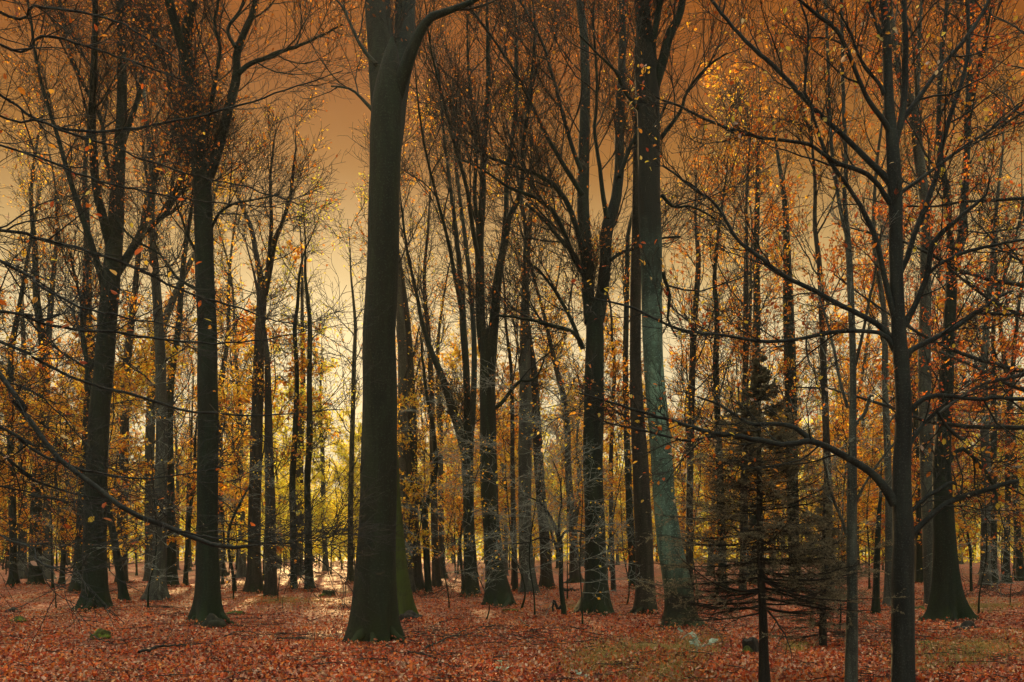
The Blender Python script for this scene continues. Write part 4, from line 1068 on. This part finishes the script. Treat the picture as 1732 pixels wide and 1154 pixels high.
# leafy trees that stand at the right behind the foreground beech
build_tree(70, 'leafy beech with layered dark red sprays at the right picture edge', 17.0,
           [(1790, 1075, 60), (1790, 1040, 40), (1788, 900, 32), (1785, 700, 30), (1782, 500, 26), (1780, 300, 20), (1778, 100, 14)], [],
           'dark', 'russet', H=14, cfg=dict(n1=40, L1=5.0, a1=(50, 85), t1=(.2, .97), up1=.02, n2=8, L2=1.6, n3=7, L3=.6, up2=0., nl=4.0, ls=.075, flat=.5), sides=14)
build_tree(71, 'slim beech full of small orange leaves behind the long limbs, right of the blue-green beech', 30.0,
           [(1255, 1012, 20), (1256, 980, 13), (1258, 800, 12), (1262, 600, 10), (1265, 450, 8)], [],
           'brown', 'rust', H=17, cfg=dict(ASC, n1=18, L1=3.8, t1=(.3, 1), n2=6, n3=6, nl=5.5, ls=.10), sides=10)
build_tree(72, 'slim beech full of small orange leaves behind the slender pale sapling trunk', 28.0,
           [(1405, 1018, 22), (1404, 980, 14), (1400, 800, 13), (1395, 600, 11), (1390, 450, 9)], [],
           'brown', 'rust', H=17, cfg=dict(ASC, n1=18, L1=3.8, t1=(.3, 1), n2=6, n3=6, nl=5.5, ls=.10), sides=10)


build_tree(73, 'slim beech with rusty leaves right behind the blue-green beech', 33.0,
           [(1165, 1002, 20), (1166, 970, 13), (1168, 800, 12), (1172, 600, 11), (1180, 450, 9)], [],
           'brown', 'rust', H=16, cfg=dict(ASC, n1=15, L1=3.8, t1=(.3, 1), n2=6, n3=6, nl=3.6, ls=.10), sides=10)
build_tree(74, 'slim beech with rusty leaves half behind the right foreground beech', 31.0,
           [(1535, 1008, 20), (1534, 980, 13), (1530, 800, 12), (1522, 600, 11), (1515, 450, 9)], [],
           'brown', 'russet', H=17, cfg=dict(ASC, n1=15, L1=3.8, t1=(.3, 1), n2=6, n3=6, nl=3.6, ls=.10), sides=10)


# ------------------------------------------------------------------ far woodland that reads as one mass
def far_wood():
    rng = np.random.default_rng(9)
    n = 260
    ang = rng.uniform(-.66, .66, n)
    D = rng.uniform(108, 150, n)
    X, Yy = np.tan(ang) * D, D
    h = rng.uniform(14, 24, n)
    h = np.where(np.abs(ang - SUN_AZ) < .055, 6 + rng.random(n) * 3, h)      # a gap in the far trees towards the sun
    P = np.zeros((n, 8, 3))
    for j in range(8):
        P[:, j] = np.stack([X + rng.normal(size=n) * .15 * j, Yy, -.1 + h * j / 7], 1)
    R = rng.uniform(.12, .3, n)[:, None] * np.linspace(1, .15, 8)
    A, Ra = spawn(rng, P, R, 14, 5, (.1, 1), (25, 65), 5, .08, .12, .5, .03, .012)
    B, Rb = spawn(rng, A, Ra, 5, 2.4, (.2, 1), (25, 55), 4, .06, .12, .5, .022, .012)
    lf = leaf_batches(rng, B, 5.0, .34)
    m = 2600                                    # leafy undergrowth in loose clumps
    a2, d2 = rng.uniform(-.66, .66, m), rng.uniform(100, 150, m)
    c0 = np.stack([np.tan(a2) * d2, d2, 14 * rng.random(m) ** 1.1], 1)
    q = np.repeat(c0, 60, 0) + rng.normal(size=(m * 60, 3)) * np.array([1.3, 1.3, .8])
    q = q[q[:, 2] > .1]
    q = q[(np.abs(np.arctan2(q[:, 0], q[:, 1]) - SUN_AZ) > .055) | (q[:, 2] < 7)]
    lf.append(leaves(rng, q, rng.normal(size=q.shape), .42))
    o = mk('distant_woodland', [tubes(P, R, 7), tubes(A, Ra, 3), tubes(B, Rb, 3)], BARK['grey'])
    tag(o, 'far hazy mass of trunks and bare branches closing the view', 'woodland')
    o['kind'] = 'stuff'
    o = mk('distant_leaves', lf, LEAF['yellow'], None, False)
    tag(o, 'far hazy mass of pale yellow autumn leaves closing the view', 'foliage')
    o['kind'] = 'stuff'


far_wood()


# ------------------------------------------------------------------ forest floor litter
def litter():
    rng = np.random.default_rng(11)
    N = 420000
    Y = 8.2 / (1 - rng.random(N) * (1 - 8.2 / 42.))
    X = (rng.uniform(-330, 2070, N) - HX) / F * Y
    z = ground_z(X, Y)
    hump = (np.sin(X * 2.1 + Y * 1.3) + np.sin(X * 4.7 - Y * 3.1)) * .01
    pos = np.stack([X, Y, z + .012 + hump + rng.random(N) * .035], 1)
    wx, wy = X + .8 * np.sin(Y * .7 + 1), Y + .8 * np.sin(X * .9)
    fld = np.sin(wx * 1.1 + .6 * wy) * np.sin(wy * .8 - .4 * wx) + .6 * np.sin(wx * 2.7 - 1.3 * wy + 2) * np.sin(wy * 2.1 + wx) + .3 * rng.normal(size=N)
    keep = rng.random(N) < np.where(fld > .45, .35, 1.0)
    pos, X, Y, fld, N = pos[keep], X[keep], Y[keep], fld[keep], int(keep.sum())
    d = rng.normal(size=(N, 3))
    d[:, 2] *= .35
    v, f, t = leaves(rng, pos, nrm(d), .062, 'diamond', .75)
    # colours drift in patches
    patch = .5 + .5 * np.sin(X * .9 + 2 * np.sin(Y * .5)) * np.sin(Y * .8 + X * .3)
    tt = rng.random(N) ** np.where(fld < -.35, .75, np.where(fld > .2, 1.5, 1.05)) * .94 + patch * .06
    tt = np.clip(tt, 0, 1)
    B = np.array(BASES)
    k = np.repeat(np.arange(len(B)), 420)
    m = len(k)
    a = rng.uniform(0, 6.283, m)
    side = .5 + .5 * np.sin(a * 2 + k * 1.7) * np.sin(a + k)
    q = 1 + np.abs(rng.normal(size=m)) * .75
    hx, hy = B[k, 0] + np.cos(a) * B[k, 2] * q * 1.25, B[k, 1] + np.sin(a) * B[k, 2] * q * 1.25
    hz = ground_z(hx, hy) + (.02 + .17 * rng.random(m) * side) * np.exp(-(q - 1) * 1.2) + .02
    v2, f2, t2 = leaves(rng, np.stack([hx, hy, hz], 1), nrm(rng.normal(size=(m, 3)) * np.array([1, 1, .4])), .068, 'diamond', .7)
    o = mk('leaf_litter', [(v, f, np.repeat(tt, 4)), (v2, f2, t2)], LEAF['litter'], None, False)
    tag(o, 'red and russet fallen beech leaves covering the forest floor', 'fallen leaves')
    o['kind'] = 'stuff'


litter()


def grass():
    rng = np.random.default_rng(12)
    spots = [(1090, 1110, 110, 30, 2600), (1010, 1120, 60, 18, 900), (1640, 1100, 120, 26, 2600), (1660, 1028, 90, 7, 1800), (490, 1022, 90, 10, 1500), (1140, 1140, 60, 14, 800),
             (1345, 1098, 20, 8, 500), (1180, 1085, 50, 8, 700), (950, 1025, 60, 6, 500), (1560, 1130, 40, 14, 500), (430, 990, 50, 4, 600), (600, 1000, 40, 4, 300)]
    b = []
    for x, y, rx, ry, n in spots:
        xx = x + rng.normal(size=n) * rx * .55
        yy = np.clip(y + rng.normal(size=n) * ry * .55, 975, 1250)
        Y = CH * F / (yy - HY)
        X = (xx - HX) / F * Y
        pos = np.stack([X, Y, ground_z(X, Y)], 1)
        d = np.stack([rng.normal(size=n) * .45, rng.normal(size=n) * .45, np.ones(n)], 1)
        l = rng.uniform(.05, .17, n)[:, None]
        s = nrm(np.cross(d, rng.normal(size=(n, 3)))) * .0045
        bend = rng.normal(size=(n, 3)) * .35
        bend[:, 2] = -.2
        v = np.stack([pos - s, pos + s, pos + d * l * .6 + s * .7, pos + d * l * .6 - s * .7, pos + (d + bend) * l], 1)
        t = np.repeat(rng.random(n), 5)
        ix = (np.arange(n) * 5)[:, None]
        b.append((v.reshape(-1, 3), ix + np.array([[0, 1, 2, 3]]), t))
        b.append((v.reshape(-1, 3), ix + np.array([[3, 2, 4]]), t))
    o = mk('grass', b, LEAF['grass'], None, False)
    tag(o, 'thin yellowing grass growing in patches through the leaves', 'grass')
    o['kind'] = 'stuff'


grass()


def twig_litter():
    rng = np.random.default_rng(13)
    n = 1500
    Y = 8.5 / (1 - rng.random(n) * (1 - 8.5 / 40.))
    X = (rng.uniform(-60, 1800, n) - HX) / F * Y
    near = rng.random(n) < .4                               # many lie in drifts
    cx, cy_ = np.array([(-3.2, 16), (-1.2, 16.5), (.2, 14.5), (-6.5, 20), (3.8, 20), (7.5, 17), (9.8, 27), (-9, 24)]).T
    k = rng.integers(0, 8, n)
    X = np.where(near, cx[k] + rng.normal(size=n) * 1.0, X)
    Y = np.where(near, cy_[k] + rng.normal(size=n) * .7, Y)
    a = rng.uniform(0, 6.283, n)
    L = rng.uniform(.12, .75, n)
    P = np.zeros((n, 5, 3))
    b = a + rng.normal(size=n) * .5
    for j in range(5):
        t = j / 4
        aa = a * (1 - t) + b * t
        P[:, j, 0] = X + np.cos(aa) * L * t
        P[:, j, 1] = Y + np.sin(aa) * L * t
    P[:, :, 2] = ground_z(P[:, :, 0], P[:, :, 1]) + .04 + rng.random((n, 1)) * .04 + np.abs(rng.normal(size=(n, 5))) * .015
    R = rng.uniform(.003, .008, n)[:, None] * np.linspace(1, .5, 5)
    o = mk('twig_litter', [tubes(P, R, 4)], BARK['twig'])
    tag(o, 'thin dead twigs strewn over the fallen leaves', 'twigs')
    o['kind'] = 'stuff'


twig_litter()

# ------------------------------------------------------------------ fallen sticks, stumps, mossy stones, seedlings
def gp(x, y):
    Y = CH * F / (y - HY)
    X = (x - HX) / F * Y
    return np.array([X, Y, float(ground_z(X, Y))])


def stick(seed, label, pts, wd, forks=3):
    rng = np.random.default_rng(seed)
    P = np.array([gp(x, y) for x, y in pts])
    P[:, 2] += .05 + rng.random(len(P)) * .07
    base = np.array([P[0, 0], P[0, 1], 0])
    Q = spline(np.c_[P - base, np.linspace(wd, wd * .35, len(P))], 22)
    Q[:, :3] += rng.normal(size=(22, 3)) * wd * .5
    A, Ra = spawn(rng, Q[None, :, :3], Q[None, :, 3], forks, .7, (.25, .95), (25, 55), 7, .03, .15, .6, .004, .012, .5)
    B, Rb = spawn(rng, A, Ra, 4, .3, (.2, 1), (25, 55), 5, .02, .15, .6, .003, .012, .3)
    for q in (A, B):
        q[:, :, 2] = np.maximum(q[:, :, 2], .03)
    o = mk('fallen_branch', [tubes(Q[None, :, :3], Q[None, :, 3], 7), tubes(A, Ra, 5), tubes(B, Rb, 3)], BARK['twig'])
    o.location = base
    tag(o, label, 'branch', 'fallen branches on the leaves')


STICKS = [
    ('longest dark fallen branch on the leaves, left of the thickest beech', [(237, 1110), (262, 1104), (290, 1099), (320, 1092), (345, 1096)], .022, 6),
    ('thin fallen branch lying left of the longest dark one', [(150, 1078), (175, 1084), (205, 1086), (235, 1080)], .012, 4),
    ('tangle of thin fallen twigs in front of the broad footed twin stem', [(380, 1078), (410, 1072), (450, 1078), (490, 1070)], .012, 9),
    ('fallen twigs between the twin stem and the foot of the thickest beech', [(470, 1085), (505, 1076), (545, 1080), (575, 1072)], .013, 9),
    ('dark fallen branch right at the foot of the thickest beech', [(715, 1100), (745, 1092), (775, 1088), (795, 1080)], .02, 6),
    ('fallen twigs at the right foot of the thickest beech, nearest the viewer', [(690, 1108), (720, 1112), (750, 1122), (770, 1130)], .012, 8),
    ('short fallen branch in the middle of the red leaves', [(745, 1065), (765, 1060), (785, 1062)], .014, 3),
    ('thin stick lying in front of the bare sapling', [(905, 1053), (917, 1044), (930, 1036)], .012, 2),
    ('stick lying left of the spreading-rooted twin beech', [(965, 1078), (985, 1075), (1003, 1068)], .014, 2),
    ('slanting thin stick between the foot of the flaky beech and the bare sapling', [(876, 1052), (888, 1066), (894, 1078)], .011, 2),
    ('dark fallen branch beside the leaning short trunk', [(175, 1000), (195, 998), (225, 995), (250, 996)], .03, 6),
    ('fallen branch behind the spreading-rooted twin beech', [(952, 1005), (965, 1004), (980, 1003)], .05, 2),
    ('thin stick stuck in the leaves left of the right foreground beech', [(1466, 1074), (1482, 1094), (1504, 1118)], .008, 1),
    ('fallen branch beside the mossy tree stump in front of the spruce', [(1195, 1062), (1212, 1075), (1224, 1090)], .014, 4),
    ('fallen twigs right of the right foreground beech', [(1545, 1016), (1560, 1018), (1580, 1022)], .016, 6),
    ('fallen twig at the bottom left corner, crooked', [(500, 1132), (520, 1128), (545, 1137)], .01, 3),
]
for i, s in enumerate(STICKS):
    stick(500 + i, *s)


def lump(name, seed, label, cat, x, y, wpx, hpx, mat, parts=1, rough=.3):
    rng = np.random.default_rng(seed)
    b = gp(x, y)
    sc = b[1] / F
    nu, nv = 26, 13
    bats = []
    for k in range(parts):
        th = np.linspace(0, 2 * np.pi, nu, endpoint=False)
        ph = np.linspace(-.35, np.pi / 2, nv)
        T, Pp = np.meshgrid(th, ph)
        d = np.stack([np.cos(T) * np.cos(Pp), np.sin(T) * np.cos(Pp), np.sin(Pp)], -1)
        r = np.ones(T.shape)
        for _ in range(7):
            q = rng.normal(size=3) * rng.uniform(1.5, 5)
            r += rough * .28 * np.sin(d @ q + rng.uniform(0, 6))
        r += rng.normal(size=r.shape) * .03
        r[:, :] = r
        s = (1 if k == 0 else rng.uniform(.45, .75))
        off = np.array([0, 0, 0]) if k == 0 else np.array([rng.uniform(-.8, .8) * wpx * sc * .55, rng.uniform(-.3, .3) * wpx * sc, 0])
        v = d * r[..., None] * np.array([wpx * sc / 2, wpx * sc * .4, hpx * sc]) * s + off
        ix = np.arange(nu * nv).reshape(nv, nu)
        f = np.stack([ix[:-1], np.roll(ix[:-1], -1, 1), np.roll(ix[1:], -1, 1), ix[1:]], -1).reshape(-1, 4)
        bats.append((v.reshape(-1, 3), f, None))
    o = mk(name, bats, mat)
    o.location = b
    tag(o, label, cat)


lump('mossy_stone', 601, 'dark rounded mossy stone on the leaves at the far left', 'stone', 29, 1058, 26, 9, LEAF['moss'], 2)
lump('mossy_stone', 602, 'green mossy stone pair in the red leaves below the many stemmed beech', 'stone', 172, 1077, 32, 13, LEAF['moss'], 3)
lump('mossy_log', 603, 'mossy rotten log lying right of the broad footed twin stem', 'log', 400, 1037, 30, 8, LEAF['moss'], 3)
lump('mossy_stone', 604, 'flat patch of green moss over a root in the middle of the red leaves', 'moss', 863, 1036, 28, 4, LEAF['moss'], 3)
lump('mossy_stone', 605, 'low mossy hummock right of the right foreground beech', 'stone', 1566, 1084, 30, 8, LEAF['moss'], 3)
lump('root_clod', 606, 'dark clod of roots and earth in front of the black buttressed beech', 'root clod', 1632, 1066, 34, 12, BARK['spruce'], 4, .5)
lump('root_clod', 607, 'dark heap of roots and leaves at the right foot of the mossy half hidden beech', 'root clod', 694, 1056, 36, 14, BARK['spruce'], 4, .5)
lump('mossy_stone', 608, 'small mossy hummock between the right foreground beech and the black buttressed beech', 'stone', 1555, 1030, 26, 8, LEAF['moss'], 2)
lump('root_clod', 609, 'grey knobbly root lump growing at the foot of the broad footed twin stem', 'root', 362, 1060, 30, 24, BARK['flaky'], 2, .4)
lump('root_clod', 610, 'dead grey root snag lying at the far left edge', 'root', 22, 1034, 24, 8, BARK['twig'], 3, .5)


def stump(seed, label, x, y, wpx, hpx, lean, mat):
    rng = np.random.default_rng(seed)
    b = gp(x, y)
    s = b[1] / F
    root = thing('tree_stump', label, 'stump', tuple(b))
    h, r = hpx * s, wpx * s / 2
    z = np.array([-.05, .0, .25, .5, .75, .93, 1.0]) * h
    rad = np.array([1.35, 1.25, 1.05, 1., .98, .97, .9]) * r
    P = np.stack([lean * z, np.zeros(7), z], 1)
    m = trunk_mod(rng, 0, .35)
    jag = rng.uniform(-.12, .12, 20) * h
    v, f, _ = tubes(P[None], rad[None], 20, m)
    v = v.reshape(7, 20, 3)
    v[-2:, :, 2] += jag
    top = v[-1].mean(0) - np.array([0, 0, .1 * h])
    v = np.vstack([v.reshape(-1, 3), top])
    cap = np.array([[6 * 20 + i, 6 * 20 + (i + 1) % 20, 140] for i in range(20)])
    mk('trunk', [(v, f, None), (v, cap, None)], mat, root)
    # moss cushion at its side
    nu, nv = 18, 9
    T, Pp = np.meshgrid(np.linspace(0, 2 * np.pi, nu, endpoint=False), np.linspace(-.4, np.pi / 2, nv))
    d = np.stack([np.cos(T) * np.cos(Pp), np.sin(T) * np.cos(Pp), np.sin(Pp)], -1)
    rr = 1 + .12 * np.sin(d @ np.array([3, 1, 4.]) + seed) + rng.normal(size=T.shape) * .035
    mv = d * rr[..., None] * np.array([r * .9, r * .8, h * .55]) + np.array([-r * .9, -r * .5, 0])
    ix = np.arange(nu * nv).reshape(nv, nu)
    mf = np.stack([ix[:-1], np.roll(ix[:-1], -1, 1), np.roll(ix[1:], -1, 1), ix[1:]], -1).reshape(-1, 4)
    mk('moss_cushion', [(mv.reshape(-1, 3), mf, None)], LEAF['moss'], root)


stump(701, 'little black tree stump on the leaves in front of the yellow glow', 556, 1008, 18, 10, .05, BARK['dark'])
stump(702, 'broken tree stump with bright green moss beside the spruce stem', 1273, 1106, 24, 28, -.2, BARK['spruce'])
stump(703, 'small low mossy tree stump left behind the leaning short trunk', 128, 988, 12, 8, .1, BARK['dark'])


def seedling(seed, label, x, y, wpx, n, mat, h=.25, name='beech_seedling'):
    rng = np.random.default_rng(seed)
    b = gp(x, y)
    r = wpx * b[1] / F / 2
    root = thing(name, label, 'seedling', tuple(b))
    st = np.array([[0, 0, -.03], [.01, 0, h * .4], [0, .01, h * .8], [.02, 0, h]])
    S = spline(np.c_[st, [.006, .005, .004, .003]], 8)
    A, Ra = spawn(rng, S[None, :, :3], S[None, :, 3], n, r * 1.1, (.55, 1), (65, 95), 6, -.02, .06, .7, .002, .02, .6, 0)
    mk('stem', [tubes(S[None, :, :3], S[None, :, 3], 6), tubes(A, Ra, 4)], BARK['twig_pale'], root)
    mk('foliage', leaf_batches(rng, A, 5, r * .3, 'ovate', (.25, 1), .3), mat, root, False)


seedling(801, 'pale blue-green leafy seedling left of the mossy tree stump', 1178, 1120, 86, 6, LEAF['frond'], .24)
seedling(802, 'pair of pale grey-green leaves near the bottom of the view, middle', 852, 1138, 38, 3, LEAF['frond'], .10)
seedling(803, 'low pale green plant in the grass, right of the pair of pale leaves', 985, 1142, 44, 4, LEAF['frond'], .08)


# bare brush at the right edge
def brush(seed, label, x, y, wpx, h, n):
    rng = np.random.default_rng(seed)
    b = gp(x, y)
    r = wpx * b[1] / F / 2
    o = []
    m = n
    P = np.zeros((m, 7, 3))
    P[:, 0] = np.stack([rng.uniform(-r, r, m), rng.normal(size=m) * .5, np.zeros(m)], 1)
    d = nrm(np.stack([rng.normal(size=m), rng.normal(size=m) * .6, rng.uniform(.25, .9, m)], 1))
    for j in range(1, 7):
        d = nrm(d + rng.normal(size=(m, 3)) * .15 + np.array([0, 0, -.06]))
        P[:, j] = P[:, j - 1] + d * h * rng.uniform(.7, 1.2, m)[:, None] / 4
    P[:, :, 2] = np.maximum(P[:, :, 2], .02)
    R = np.linspace(.009, .004, 7)[None].repeat(m, 0)
    A, Ra = spawn(rng, P, R, 7, h * .6, (.2, 1), (25, 60), 5, .02, .14, .6, .004, .01)
    B, Rb = spawn(rng, A, Ra, 3, h * .3, (.2, 1), (25, 60), 4, .02, .14, .6, .0035, .01)
    root = thing('bare_bush', label, 'bush', tuple(b))
    mk('stem', [tubes(P, R, 5)], BARK['twig'], root)
    mk('crown', [tubes(A, Ra, 3), tubes(B, Rb, 3)], BARK['twig'], root)


brush(901, 'wide grey tangle of bare brushwood right of the black buttressed beech', 1690, 1008, 150, 1.1, 40)
brush(902, 'low bare twiggy bush between the broad footed twin stem and the stout forked beech', 395, 1000, 60, .8, 12)
brush(903, 'low bare twiggy bush right of the thickest beech, in front of the small V-shaped tree', 735, 1012, 70, 1.0, 14)

# ------------------------------------------------------------------ haze
def haze():
    x0, x1, y0, y1, z0, z1 = -130, 130, -16, 200, -1.2, 31
    v = np.array([(x, y, z) for x in (x0, x1) for y in (y0, y1) for z in (z0, z1)], float)
    f = np.array([[0, 1, 3, 2], [4, 6, 7, 5], [0, 4, 5, 1], [2, 3, 7, 6], [0, 2, 6, 4], [1, 5, 7, 3]])
    m = bpy.data.materials.new('haze')
    m.use_nodes = True
    t = NT(m.node_tree)
    p = t.n('ShaderNodeVolumePrincipled', ins={'Color': (.94, .91, .70, 1), 'Density': .00027, 'Anisotropy': .4})
    t.n('ShaderNodeOutputMaterial', ins={'Volume': (p, 0)})
    o = mk('haze', [(v, f, None)], m, None, False)
    o['kind'] = 'stuff'
    tag(o, 'pale morning haze hanging between the trees', 'haze')


haze()
